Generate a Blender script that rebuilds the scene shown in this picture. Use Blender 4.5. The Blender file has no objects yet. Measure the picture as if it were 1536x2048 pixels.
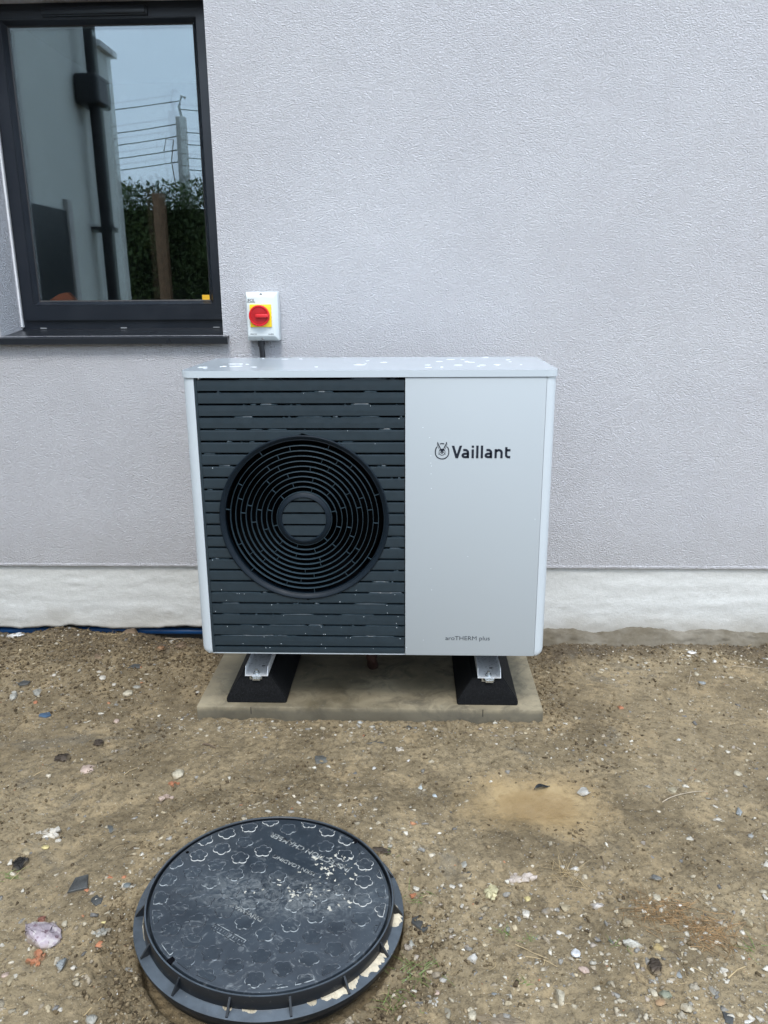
import bpy, bmesh, math, random
import numpy as np
from mathutils import Matrix, Vector
R = math.radians
sc = bpy.context.scene
COL = sc.collection

# ------------------------------------------------------------ camera
cam_d = bpy.data.cameras.new('camera')
cam = bpy.data.objects.new('camera', cam_d)
COL.objects.link(cam)
sc.camera = cam
yaw, pitch, roll = -0.036673, 0.271569, -0.007458
fw = Vector((math.sin(yaw)*math.cos(pitch), math.cos(yaw)*math.cos(pitch), -math.sin(pitch)))
rt = Vector((math.cos(yaw), -math.sin(yaw), 0))
up = rt.cross(fw)
r2 = rt*math.cos(roll) + up*math.sin(roll)
u2 = up*math.cos(roll) - rt*math.sin(roll)
M = Matrix((r2, u2, -fw)).transposed().to_4x4()
M.translation = Vector((0.12877, -2.94339, 1.38986))
cam.matrix_world = M
cam_d.sensor_fit = 'HORIZONTAL'
cam_d.sensor_width = 36.0
cam_d.lens = 36.0*1592.5/1536.0
cam_d.clip_start = 0.05
cam_d.clip_end = 500

# ------------------------------------------------------------ sky, sun, exposure
world = bpy.data.worlds.new('World')
sc.world = world
world.use_nodes = True
wn = world.node_tree
wn.nodes.clear()
SUN_EL, SUN_AZ = R(56), R(178)      # azimuth clockwise from +Y (north): behind the camera
sky = wn.nodes.new('ShaderNodeTexSky')
sky.sky_type = 'NISHITA'
sky.sun_disc = False
sky.sun_elevation = SUN_EL
sky.sun_rotation = SUN_AZ
sky.air_density = 1.0
sky.dust_density = 3.0
ctc = wn.nodes.new('ShaderNodeTexCoord')
cmap = wn.nodes.new('ShaderNodeMapping'); cmap.inputs['Scale'].default_value = (1, 1, 2.6)
cn = wn.nodes.new('ShaderNodeTexNoise'); cn.inputs['Scale'].default_value = 2.2; cn.inputs['Detail'].default_value = 7
cr = wn.nodes.new('ShaderNodeValToRGB')
cr.color_ramp.elements[0].position = .3; cr.color_ramp.elements[0].color = (5.9, 7.4, 9.2, 1)
cr.color_ramp.elements[1].position = .72; cr.color_ramp.elements[1].color = (8.4, 9.5, 10.9, 1)
cmix = wn.nodes.new('ShaderNodeMix'); cmix.data_type = 'RGBA'; cmix.inputs[0].default_value = .82
bg = wn.nodes.new('ShaderNodeBackground'); bg.inputs['Strength'].default_value = 0.15
wo = wn.nodes.new('ShaderNodeOutputWorld')
L = wn.links.new
L(ctc.outputs['Generated'], cmap.inputs[0]); L(cmap.outputs[0], cn.inputs['Vector']); L(cn.outputs['Fac'], cr.inputs[0])
L(sky.outputs[0], cmix.inputs[6]); L(cr.outputs[0], cmix.inputs[7]); L(cmix.outputs[2], bg.inputs['Color']); L(bg.outputs[0], wo.inputs[0])

sun_d = bpy.data.lights.new('sun', 'SUN')
sun_d.energy = 1.25
sun_d.angle = R(16)
sun_d.color = (1.0, .975, .94)
sun = bpy.data.objects.new('sun', sun_d)
COL.objects.link(sun)
sd = Vector((math.sin(SUN_AZ)*math.cos(SUN_EL), math.cos(SUN_AZ)*math.cos(SUN_EL), math.sin(SUN_EL)))
sun.rotation_euler = sd.to_track_quat('Z', 'Y').to_euler()
sun.location = (0, -3, 8)

sc.view_settings.view_transform = 'Standard'
sc.view_settings.look = 'None'
sc.view_settings.gamma = 1
sc.view_settings.use_curve_mapping = False
sc.view_settings.exposure = 0.84
EXTRA_SAMPLING = None

# ------------------------------------------------------------ helpers
rng = np.random.default_rng(7)
random.seed(7)

def tag(o, label=None, cat=None, group=None, kind=None):
    for k, v in (('label', label), ('category', cat), ('group', group), ('kind', kind)):
        if v: o[k] = v
    return o

def empty(name, loc, label=None, cat=None, group=None, parent=None, rot=(0, 0, 0)):
    o = bpy.data.objects.new(name, None)
    COL.objects.link(o)
    o.empty_display_size = .05
    o.location = loc; o.rotation_euler = rot
    if parent: o.parent = parent
    return tag(o, label, cat, group)

def link(name, me, mats=None, parent=None, loc=None, rot=None):
    o = bpy.data.objects.new(name, me)
    COL.objects.link(o)
    if mats is not None and not me.materials:
        for m in (mats if isinstance(mats, (list, tuple)) else [mats]): me.materials.append(m)
    if parent: o.parent = parent
    if loc is not None: o.location = loc
    if rot is not None: o.rotation_euler = rot
    return o

def bm_obj(name, bm, mats, parent=None, loc=None, rot=None, smooth=None):
    me = bpy.data.meshes.new(name)
    bmesh.ops.recalc_face_normals(bm, faces=bm.faces)
    bm.to_mesh(me); bm.free()
    if smooth is not None:
        me.polygons.foreach_set('use_smooth', [True]*len(me.polygons))
        if smooth < 180: me.set_sharp_from_angle(angle=R(smooth))
    return link(name, me, mats, parent, loc, rot)

def box(bm, x0, x1, y0, y1, z0, z1, bev=0, seg=2):
    vs = [bm.verts.new((x, y, z)) for x in (x0, x1) for y in (y0, y1) for z in (z0, z1)]
    idx = [(0,1,3,2),(4,6,7,5),(0,4,5,1),(2,3,7,6),(0,2,6,4),(1,5,7,3)]
    fs = [bm.faces.new([vs[i] for i in f]) for f in idx]
    if bev:
        es = list({e for f in fs for e in f.edges})
        bmesh.ops.bevel(bm, geom=es, offset=bev, segments=seg, profile=.5, affect='EDGES')
    return vs

def box_obj(name, dims, mat, parent=None, bev=0, seg=2, smooth=None, loc=None, rot=None):
    bm = bmesh.new(); box(bm, *dims, bev=bev, seg=seg)
    return bm_obj(name, bm, mat, parent, loc, rot, smooth if smooth is not None else (40 if bev else None))

def extrude_poly(bm, pts, z0, z1, axis='z', bev_top=0, seg=2):
    """closed 2D outline -> prism; axis z: (x,y)->xyz ; axis y: pts are (x,z), z0..z1 are y"""
    def P(p, t):
        return (p[0], p[1], t) if axis == 'z' else ((p[0], t, p[1]) if axis == 'y' else (t, p[0], p[1]))
    a = [bm.verts.new(P(p, z0)) for p in pts]; b = [bm.verts.new(P(p, z1)) for p in pts]
    n = len(pts)
    bm.faces.new(a[::-1]); ft = bm.faces.new(b)
    for i in range(n):
        bm.faces.new((a[i], a[(i+1) % n], b[(i+1) % n], b[i]))
    if bev_top:
        bmesh.ops.bevel(bm, geom=list(ft.edges), offset=bev_top, segments=seg, profile=.5, affect='EDGES')

def lathe(bm, prof, n=96, a0=0, a1=2*math.pi, close=True):
    """prof: list of (r,z) ; revolved about z"""
    rings = []
    full = abs(a1-a0-2*math.pi) < 1e-6
    m = n if full else n+1
    for i in range(m):
        a = a0+(a1-a0)*i/n
        rings.append([bm.verts.new((r*math.cos(a), r*math.sin(a), z)) for r, z in prof])
    k = len(prof)
    for i in range(n):
        A, B = rings[i], rings[(i+1) % m]
        for j in range(k if close else k-1):
            bm.faces.new((A[j], B[j], B[(j+1) % k], A[(j+1) % k]))

def tube(bm, pts, rad, n=8, cap=True):
    pts = [Vector(p) for p in pts]
    rad = rad if isinstance(rad, (list, tuple)) else [rad]*len(pts)
    rings = []
    for i, p in enumerate(pts):
        d = (pts[min(i+1, len(pts)-1)] - pts[max(i-1, 0)]).normalized()
        h = Vector((0, 0, 1)) if abs(d.z) < .9 else Vector((1, 0, 0))
        s = d.cross(h).normalized(); t = s.cross(d)
        rings.append([bm.verts.new(p + (s*math.cos(2*math.pi*j/n) + t*math.sin(2*math.pi*j/n))*rad[i]) for j in range(n)])
    for A, B in zip(rings, rings[1:]):
        for j in range(n): bm.faces.new((A[j], A[(j+1) % n], B[(j+1) % n], B[j]))
    if cap:
        bm.faces.new(rings[0][::-1]); bm.faces.new(rings[-1])

# numpy value noise -----------------------------------------------------
def _hash(ix, iy, seed):
    h = (ix.astype(np.int64)*374761393 + iy.astype(np.int64)*668265263 + seed*2147483647) & 0xffffffff
    h = ((h ^ (h >> 13))*1274126177) & 0xffffffff
    return ((h ^ (h >> 16)) & 0xffff)/65535.0
def vnoise(x, y, seed=0):
    ix, iy = np.floor(x), np.floor(y)
    fx, fy = x-ix, y-iy
    fx = fx*fx*(3-2*fx); fy = fy*fy*(3-2*fy)
    a = _hash(ix, iy, seed); b = _hash(ix+1, iy, seed); c = _hash(ix, iy+1, seed); d = _hash(ix+1, iy+1, seed)
    return (a+(b-a)*fx)*(1-fy) + (c+(d-c)*fx)*fy
def fbm(x, y, oct=4, seed=0, gain=.5):
    s = 0; amp = 1; tot = 0
    for o in range(oct):
        s = s + amp*vnoise(x*2**o + 13.7*o, y*2**o - 7.1*o, seed+o); tot += amp; amp *= gain
    return s/tot
def sst(a, b, x):
    t = np.clip((x-a)/(b-a), 0, 1); return t*t*(3-2*t)

# material helpers ------------------------------------------------------
class NT:
    def __init__(s, name):
        s.m = bpy.data.materials.new(name); s.m.use_nodes = True
        s.t = s.m.node_tree; s.t.nodes.clear()
        s.out = s.n('ShaderNodeOutputMaterial')
        s.tc = s.n('ShaderNodeTexCoord')
    def n(s, t, **kw):
        nd = s.t.nodes.new(t)
        for k, v in kw.items(): setattr(nd, k, v)
        return nd
    def l(s, a, b): s.t.links.new(a, b)
    def setin(s, nd, key, v):
        if v is None: return
        if isinstance(v, bpy.types.NodeSocket): s.l(v, nd.inputs[key])
        else: nd.inputs[key].default_value = v
    def noise(s, scale, detail=4, rough=.5, vec=None, dist=0, w=None):
        nd = s.n('ShaderNodeTexNoise')
        nd.inputs['Scale'].default_value = scale; nd.inputs['Detail'].default_value = detail
        nd.inputs['Roughness'].default_value = rough; nd.inputs['Distortion'].default_value = dist
        s.l(vec if vec is not None else s.tc.outputs['Object'], nd.inputs['Vector'])
        return nd.outputs['Fac']
    def mapping(s, scale=(1,1,1), rot=(0,0,0), loc=(0,0,0), src='Object'):
        nd = s.n('ShaderNodeMapping'); nd.inputs['Scale'].default_value = scale
        nd.inputs['Rotation'].default_value = rot; nd.inputs['Location'].default_value = loc
        s.l(s.tc.outputs[src], nd.inputs[0]); return nd.outputs[0]
    def vor(s, scale, vec=None, feature='F1', out='Distance', rnd=1):
        nd = s.n('ShaderNodeTexVoronoi'); nd.feature = feature; nd.inputs['Scale'].default_value = scale
        nd.inputs['Randomness'].default_value = rnd
        s.l(vec if vec is not None else s.tc.outputs['Object'], nd.inputs['Vector'])
        return nd.outputs[out]
    def ramp(s, fac, stops):
        nd = s.n('ShaderNodeValToRGB'); e = nd.color_ramp.elements
        while len(e) < len(stops): e.new(.5)
        for k, (p, c) in enumerate(stops):
            e[k].position = p; e[k].color = (c, c, c, 1) if isinstance(c, (int, float)) else (*c, 1)
        s.l(fac, nd.inputs[0]); return nd.outputs[0]
    def mix(s, f, a, b, mode='MIX'):
        nd = s.n('ShaderNodeMix', data_type='RGBA', blend_type=mode)
        s.setin(nd, 0, f)
        for k, v in ((6, a), (7, b)):
            s.setin(nd, k, (*v, 1) if isinstance(v, tuple) and len(v) == 3 else v)
        return nd.outputs[2]
    def math(s, op, a, b=0.0, clamp=False):
        nd = s.n('ShaderNodeMath', operation=op, use_clamp=clamp)
        s.setin(nd, 0, a); s.setin(nd, 1, b); return nd.outputs[0]
    def bump(s, h, strength=.5, dist=.002, normal=None):
        nd = s.n('ShaderNodeBump'); nd.inputs['Strength'].default_value = strength
        nd.inputs['Distance'].default_value = dist; s.l(h, nd.inputs['Height'])
        if normal is not None: s.l(normal, nd.inputs['Normal'])
        return nd.outputs[0]
    def bsdf(s, color=(.5,.5,.5), rough=.5, metal=0, normal=None, spec=None, coat=None, ior=None, trans=None, coat_rough=None):
        nd = s.n('ShaderNodeBsdfPrincipled')
        s.setin(nd, 'Base Color', (*color, 1) if isinstance(color, tuple) else color)
        s.setin(nd, 'Roughness', rough); s.setin(nd, 'Metallic', metal)
        s.setin(nd, 'Specular IOR Level', spec); s.setin(nd, 'Coat Weight', coat); s.setin(nd, 'IOR', ior)
        s.setin(nd, 'Transmission Weight', trans); s.setin(nd, 'Coat Roughness', coat_rough)
        if normal is not None: s.l(normal, nd.inputs['Normal'])
        s.l(nd.outputs[0], s.out.inputs['Surface'])
        return nd

def simple(name, color, rough=.5, metal=0, var=.08, vscale=30, bump=0, bscale=200, rvar=.06, **kw):
    """plain material with a little procedural unevenness"""
    s = NT(name)
    f = s.noise(vscale, 5, .6)
    dark = tuple(c*(1-var) for c in color); light = tuple(min(1, c*(1+var)) for c in color)
    col = s.mix(s.ramp(f, [(.3, 0.), (.7, 1.)]), dark, light)
    rr = s.ramp(s.noise(vscale*1.7, 3), [(.3, max(0., rough-rvar)), (.7, min(1., rough+rvar))])
    nrm = s.bump(s.noise(bscale, 3), bump, .001) if bump else None
    s.bsdf(col, rr, metal, nrm, **kw)
    return s.m
# ------------------------------------------------------------ materials
def mat_render_wall():
    s = NT('render_wall')
    v = s.mapping((1.0, 1.0, 1.75), rot=(0, R(-12), 0))
    n1 = s.noise(150, 3, .6, v, .45)
    n2 = s.noise(260, 2, .5, v, .3)
    big = s.noise(2.2, 4, .6)
    h = s.math('ADD', s.ramp(n1, [(.36, 0.), (.66, 1.)]), s.math('MULTIPLY', n2, .45))
    h = s.math('ADD', h, s.math('MULTIPLY', s.noise(9, 3), .8))
    nrm = s.bump(h, 1.0, .0062)
    c = s.mix(s.ramp(big, [(.35, 0.), (.65, 1.)]), (.745, .740, .772), (.785, .780, .808))
    c = s.mix(s.math('MULTIPLY', s.ramp(n1, [(.30, 1.), (.5, 0.)]), .28), c, (.46, .46, .50))
    c = s.mix(s.math('MULTIPLY', s.ramp(s.noise(.9, 6, .65, dist=.6), [(.42, 0.), (.66, 1.)]), .30), c, (.64, .625, .645))
    sep = s.n('ShaderNodeSeparateXYZ'); s.l(s.tc.outputs['Object'], sep.inputs[0])
    spl = s.ramp(s.math('ADD', sep.outputs['Z'], s.math('MULTIPLY', s.noise(7, 6, .7), .35)), [(.50, 1.), (.75, 0.)])
    c = s.mix(s.math('MULTIPLY', spl, .32), c, (.50, .48, .46))
    s.bsdf(c, .8, 0, nrm, spec=.25)
    return s.m
def mat_plinth():
    s = NT('plinth_paint')
    v = s.mapping((.8, 1, 1.3))
    tr = s.noise(75, 7, .72, v, .3)
    fine = s.noise(240, 3)
    sep = s.n('ShaderNodeSeparateXYZ'); s.l(s.tc.outputs['Object'], sep.inputs[0])
    zz = s.math('ADD', sep.outputs['Z'], s.math('MULTIPLY', s.noise(5, 5, .6), .16))
    dirt = s.ramp(zz, [(.14, 1.), (.245, 0.)])
    base = s.mix(s.ramp(tr, [(.3, 0.), (.62, 1.)]), (.545, .55, .525), (.63, .63, .61))
    base = s.mix(s.ramp(s.noise(90, 4, .7), [(.64, 0.), (.76, .45)]), base, (.36, .355, .33))
    base = s.mix(s.math('MULTIPLY', dirt, .75), base, (.33, .30, .25))
    hx = s.math('ADD', s.math('MULTIPLY', tr, .9), s.math('MULTIPLY', fine, .5))
    s.bsdf(base, .62, 0, s.bump(hx, .5, .004), spec=.35)
    return s.m
M_wall = mat_render_wall()
M_plinth = mat_plinth()
M_frame = simple('anthracite_foil', (.0085, .0115, .0175), .34, var=.05, vscale=8, bump=.08, bscale=500)
M_reveal = simple('white_sealant', (.78, .78, .79), .6)
M_sill = simple('sill_aluminium', (.012, .014, .018), .30, var=.05, vscale=8, rvar=.03)
M_gasket = simple('gasket', (.01, .01, .012), .5)
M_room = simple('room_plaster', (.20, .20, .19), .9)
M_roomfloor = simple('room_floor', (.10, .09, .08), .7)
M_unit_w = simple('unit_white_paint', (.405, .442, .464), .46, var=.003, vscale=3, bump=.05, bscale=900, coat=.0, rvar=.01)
M_unit_c = simple('unit_paint_lit', (.540, .590, .625), .38, var=.003, vscale=3, coat=.05, rvar=.01)  # unit paint made lighter, as rounded columns catching more sky
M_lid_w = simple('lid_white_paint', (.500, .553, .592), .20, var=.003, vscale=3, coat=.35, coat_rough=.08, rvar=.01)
M_slat = simple('slat_anthracite', (.0175, .0300, .0395), .42, var=.10, vscale=25, bump=.05, bscale=700)
M_ring = simple('ring_anthracite', (.0030, .0085, .0150), .5, var=.06, vscale=20, spec=.25)
M_black = simple('cavity_black', (.003, .003, .004), .9, spec=.05)
M_fanb = simple('fan_blade_plastic', (.0030, .0033, .004), .85, spec=.08)
M_logo = simple('logo_print', (.008, .013, .026), .4)
M_logo2 = simple('model_name_print', (.045, .055, .065), .45)
M_zinc = simple('zinc_plate', (.62, .66, .68), .28, metal=.9, var=.15, vscale=120)
M_galv = simple('white_galvanised', (.84, .86, .88), .3, metal=.1, var=.05, vscale=60)
M_rubber = NT('recycled_rubber')
_r = M_rubber; _f = _r.vor(420)
_c = _r.mix(_r.ramp(_r.noise(170, 4, .7), [(.45, 0.), (.75, 1.)]), (.004, .0045, .0055), (.015, .016, .018))
_r.bsdf(_c, .75, 0, _r.bump(_f, .6, .0015), spec=.2); M_rubber = _r.m
def mat_concrete():
    s = NT('slab_concrete')
    a = s.noise(4.5, 7, .62); b = s.noise(55, 5, .6)
    c = s.mix(s.ramp(a, [(.33, 0.), (.66, 1.)]), (.125, .104, .066), (.310, .264, .176))
    c = s.mix(s.ramp(s.noise(11, 6, .7, dist=.6), [(.48, 0.), (.66, .7)]), c, (.070, .060, .043))
    c = s.mix(s.ramp(b, [(.62, 0.), (.75, .5)]), c, (.30, .28, .23))
    c = s.mix(s.ramp(s.vor(150), [(.06, .5), (.13, 0.)]), c, (.06, .055, .05))
    sep = s.n('ShaderNodeSeparateXYZ'); s.l(s.tc.outputs['Object'], sep.inputs[0])
    low = s.ramp(s.math('ADD', sep.outputs['Z'], s.math('MULTIPLY', s.noise(14, 5, .65), .022)), [(.042, 1.), (.058, 0.)])
    c = s.mix(s.math('MULTIPLY', low, .72), c, (.085, .078, .060))
    rr = s.ramp(a, [(.35, .42), (.65, .8)])
    s.bsdf(c, rr, 0, s.bump(s.math('ADD', b, s.noise(300, 3)), .25, .002))
    return s.m
M_conc = mat_concrete()
def mat_plastic_cover():
    s = NT('cover_plastic')
    base = (.0085, .0125, .0185)
    v = s.mapping((1, 1, 1), loc=(-.06, .0, 0))
    film = s.math('MULTIPLY', s.ramp(s.noise(7, 7, .68, dist=.8), [(.30, .2), (.68, 1.)]), .17)
    # scuffed, dried-mud band right of the middle of the cover
    v2 = s.mapping((3.2, 9.5, 1), rot=(0, 0, R(-14)), loc=(-.06, .05, 0))
    g = s.n('ShaderNodeTexGradient'); g.gradient_type = 'QUADRATIC_SPHERE'; s.l(v2, g.inputs[0])
    sc_ = s.math('MULTIPLY', s.ramp(g.outputs['Fac'], [(.02, 0.), (.35, 1.)]), s.ramp(s.noise(38, 8, .75, dist=1.4), [(.44, 0.), (.60, 1.)]))
    c = s.mix(film, base, (.15, .195, .235))
    c = s.mix(s.math('MULTIPLY', s.ramp(s.noise(24, 8, .76, dist=2.4), [(.55, 0.), (.68, 1.)]), .33), c, (.36, .38, .38))
    c = s.mix(s.math('MULTIPLY', sc_, .26), c, (.42, .44, .43))
    c = s.mix(s.ramp(s.noise(300, 2, .5), [(.735, 0.), (.76, .8)]), c, (.5, .5, .46))
    rr = s.ramp(s.noise(16, 5, .6), [(.35, .30), (.7, .48)])
    s.bsdf(c, rr, 0, s.bump(s.noise(500, 3), .10, .0006), spec=.65)
    return s.m
M_cover = mat_plastic_cover()
def mat_dust_edge(name, thr, col):
    s = NT(name)
    f = s.ramp(s.noise(55, 4, .6), [(thr-.06, 0.), (thr+.06, .85)])
    c = s.mix(f, (.016, .020, .026), col)
    s.bsdf(c, .55, 0); return s.m
M_edge = [mat_dust_edge('dusty_edge_clean', .58, (.19, .215, .235)), mat_dust_edge('dusty_edge_light', .50, (.31, .335, .34)), mat_dust_edge('dusty_edge_heavy', .38, (.50, .50, .47))]
M_letter = mat_dust_edge('lettering_edge', .44, (.27, .28, .27))
M_cement = simple('cement_smear', (.50, .44, .33), .85, var=.18, vscale=60, bump=.5, bscale=120)
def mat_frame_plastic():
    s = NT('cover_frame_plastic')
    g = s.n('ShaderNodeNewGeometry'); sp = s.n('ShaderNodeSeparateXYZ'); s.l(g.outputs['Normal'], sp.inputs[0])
    upf = s.ramp(sp.outputs['Z'], [(.72, 0.), (.95, 1.)])           # up-facing flange and rim coloured paler, to look lit
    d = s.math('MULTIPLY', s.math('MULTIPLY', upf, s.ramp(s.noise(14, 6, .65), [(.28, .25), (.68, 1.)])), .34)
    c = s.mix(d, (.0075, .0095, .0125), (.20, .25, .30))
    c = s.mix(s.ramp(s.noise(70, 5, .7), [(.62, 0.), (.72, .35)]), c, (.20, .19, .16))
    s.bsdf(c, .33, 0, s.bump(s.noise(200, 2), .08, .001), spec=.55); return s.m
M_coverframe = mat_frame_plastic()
M_blue = simple('blue_pipe_plastic', (.006, .055, .17), .35, var=.1)
M_red = simple('red_plastic', (.62, .018, .022), .3)
M_redd = simple('red_plastic_recess', (.40, .010, .014), .35)
M_yel = simple('yellow_plastic', (.85, .58, .008), .35)
M_box = simple('switch_grey_plastic', (.62, .66, .66), .32, var=.02)
M_print = simple('small_print', (.05, .05, .055), .5)
M_screw = simple('screw_steel', (.22, .22, .22), .35, metal=.8)
M_conduit = simple('black_conduit', (.010, .011, .014), .45)
M_orange = simple('orange_plastic', (1.0, .22, .09), .5)
M_sticker = simple('yellow_sticker', (.80, .45, .02), .5)
def mat_glass(name, f0, tint=(1, 1, 1), rough=0.0):
    s = NT(name)
    lw = s.n('ShaderNodeLayerWeight'); lw.inputs['Blend'].default_value = .22
    fr = s.math('ADD', s.math('MULTIPLY', lw.outputs['Fresnel'], .9), f0, clamp=True)
    tr = s.n('ShaderNodeBsdfTransparent'); tr.inputs[0].default_value = (.90*tint[0], .92*tint[1], .90*tint[2], 1)
    gl = s.n('ShaderNodeBsdfGlossy'); gl.inputs['Roughness'].default_value = rough; gl.inputs[0].default_value = (.82, .92, 1, 1)
    wav = s.bump(s.noise(1.6, 1), .05, .01)
    s.l(wav, gl.inputs['Normal'])
    mx = s.n('ShaderNodeMixShader'); s.l(fr, mx.inputs[0]); s.l(tr.outputs[0], mx.inputs[1]); s.l(gl.outputs[0], mx.inputs[2])
    s.l(mx.outputs[0], s.out.inputs[0]); return s.m
M_glass = mat_glass('window_glass', .10, rough=.006)
M_glass2 = mat_glass('window_glass_inner', .065, rough=.012)
def mat_water():
    s = NT('water_drop')
    b = s.bsdf((.88, .92, .95), .05, trans=.30, ior=1.33, spec=.8)  # near-white base stands in for sky reflected by the water
    return s.m
M_water = mat_water()
M_bead = simple('wet_bead', (.022, .037, .048), .34, var=.2, vscale=120, spec=.5)

# ------------------------------------------------------------ the house: render wall, plinth, window
OX0, OX1, OZ0, OZ1 = -1.383, -.560, 1.236, 2.366        # window opening in the wall plane y = 0
PL = .351                                                # bottom edge of the render
WT = .30
house = empty('house', (0, 0, 0), 'pale lavender rendered house wall with white painted plinth behind the outdoor unit', 'house')
bm = bmesh.new()
XL, XR, ZT = -5.0, 6.0, 5.6
def ring_face(pts, holes=None): pass
# front, built as one wall with a real opening and reveals
def quad(bm, a, b, c, d): return bm.faces.new([bm.verts.new(p) for p in (a, b, c, d)])
y = 0.0
for (a, b, c, d) in ((XL, OX0, PL, ZT), (OX1, XR, PL, ZT), (OX0, OX1, PL, OZ0), (OX0, OX1, OZ1, ZT)):
    quad(bm, (a, y, c), (b, y, c), (b, y, d), (a, y, d))
    quad(bm, (a, WT, c), (a, WT, d), (b, WT, d), (b, WT, c))
quad(bm, (OX0, 0, OZ0), (OX0, 0, OZ1), (OX0, WT, OZ1), (OX0, WT, OZ0))
quad(bm, (OX1, 0, OZ0), (OX1, WT, OZ0), (OX1, WT, OZ1), (OX1, 0, OZ1))
quad(bm, (OX0, 0, OZ1), (OX1, 0, OZ1), (OX1, WT, OZ1), (OX0, WT, OZ1))
quad(bm, (OX0, 0, OZ0), (OX0, WT, OZ0), (OX1, WT, OZ0), (OX1, 0, OZ0))
quad(bm, (XL, 0, PL), (XR, 0, PL), (XR, WT, PL), (XL, WT, PL))
quad(bm, (XL, 0, ZT), (XL, WT, ZT), (XR, WT, ZT), (XR, 0, ZT))
quad(bm, (XR, 0, PL), (XR, 0, ZT), (XR, WT, ZT), (XR, WT, PL))
bmesh.ops.remove_doubles(bm, verts=bm.verts, dist=1e-5)
bm_obj('render_wall', bm, M_wall, house)
# bell-cast bead under the render
bm = bmesh.new(); box(bm, XL, XR, -.004, .010, PL-.006, PL+.004, bev=.002)
bm_obj('bottom_bead', bm, M_wall, house)
# plinth: uneven hand-trowelled band with a broken lower edge on the left
bm = bmesh.new()
NX, NZ = 620, 34
xs = np.linspace(-2.12, 3.2, NX)
def plinth_bot(x):
    jag = (fbm(x*9, x*0+3, 5, 5)-.5)*.036+.006*(vnoise(x*60, x*0, 3)-.5)
    left = .079 + jag*.7
    right = .0 + jag*0
    return np.where(x < .0, left, right)
zb = plinth_bot(xs)
P = []
for j in range(NZ):
    t = j/(NZ-1)
    z = zb + (PL-.004 - zb)*t
    dy = (fbm(xs*6, z*26, 4, 21)-.5)*.007 + (fbm(xs*26, z*60, 3, 31)-.5)*.003
    yy = .010 + dy - .004*np.exp(-((z-zb)/.02)**2)
    P.append(np.stack([xs, yy, z], 1))
me = bpy.data.meshes.new('plinth')
V = np.concatenate(P)
F = []
for j in range(NZ-1):
    for i in range(NX-1):
        a = j*NX+i; F.append((a, a+1, a+NX+1, a+NX))
nb = len(V)
Vb = np.stack([xs, np.full(NX, .05), zb+.004], 1); V = np.concatenate([V, Vb])
for i in range(NX-1): F.append((i, nb+i, nb+i+1, i+1))
me.from_pydata(V.tolist(), [], F); me.polygons.foreach_set('use_smooth', [True]*len(me.polygons))
link('plinth', me, M_plinth, house)
# masonry core behind the plinth
box_obj('footing', (XL, XR, .055, WT-.01, -.4, PL-.01), simple('footing_block', (.045, .042, .038), .9, bump=.6, bscale=60), house)
bm = bmesh.new(); box(bm, XR-.02, XR, -.0, WT, -.4, PL-.012)
bm_obj('plinth_return', bm, M_plinth, house)

# window (a part of the house) -------------------------------------------
FY = .170                      # outer face of the window frame
FX0, FX1, FZ0, FZ1 = OX0+.004, OX1+.02, 1.250, 2.372
GX0, GX1, GZ0, GZ1 = -1.309, -.641, 1.356, 2.299
def frame_ring(bm, ox0, ox1, oz0, oz1, ix0, ix1, iz0, iz1, y0, y1, bev=.0):
    """mitred rectangular ring extruded from y0 (front) to y1"""
    o = [(ox0, oz0), (ox1, oz0), (ox1, oz1), (ox0, oz1)]; i_ = [(ix0, iz0), (ix1, iz0), (ix1, iz1), (ix0, iz1)]
    f = lambda p, y: bm.verts.new((p[0], y, p[1]))
    of = [f(p, y0) for p in o]; inf = [f(p, y0) for p in i_]; ob = [f(p, y1) for p in o]; ib = [f(p, y1) for p in i_]
    for k in range(4):
        q = (k+1) % 4
        bm.faces.new((of[k], of[q], inf[q], inf[k])); bm.faces.new((ob[k], ib[k], ib[q], ob[q]))
        bm.faces.new((of[k], ob[k], ob[q], of[q])); bm.faces.new((inf[k], inf[q], ib[q], ib[k]))
bm = bmesh.new()
frame_ring(bm, FX0, FX1, FZ0, FZ1, GX0-.042, GX1+.042, GZ0-.070, GZ1+.028, FY+.004, FY+.075)
# upright bead of the outer frame
win = bm_obj('window', bm, M_frame, house)
bm = bmesh.new()
sx0, sx1, sz0, sz1 = GX0-.058, GX1+.058, GZ0-.071, GZ1+.044
frame_ring(bm, sx0, sx1, sz0, sz1, GX0-.012, GX1+.012, GZ0-.012, GZ1+.012, FY-.008, FY+.060)
bmesh.ops.bevel(bm, geom=[e for e in bm.edges if abs(e.verts[0].co.y-(FY-.008)) < 1e-5 and abs(e.verts[1].co.y-(FY-.008)) < 1e-5 and len(e.link_faces) == 2 and abs(e.link_faces[0].normal.dot(e.link_faces[1].normal)) < .5] or list(bm.edges)[:0], offset=.003, segments=2, affect='EDGES')
bm_obj('sash', bm, M_frame, win, smooth=30)
bm = bmesh.new()
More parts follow.
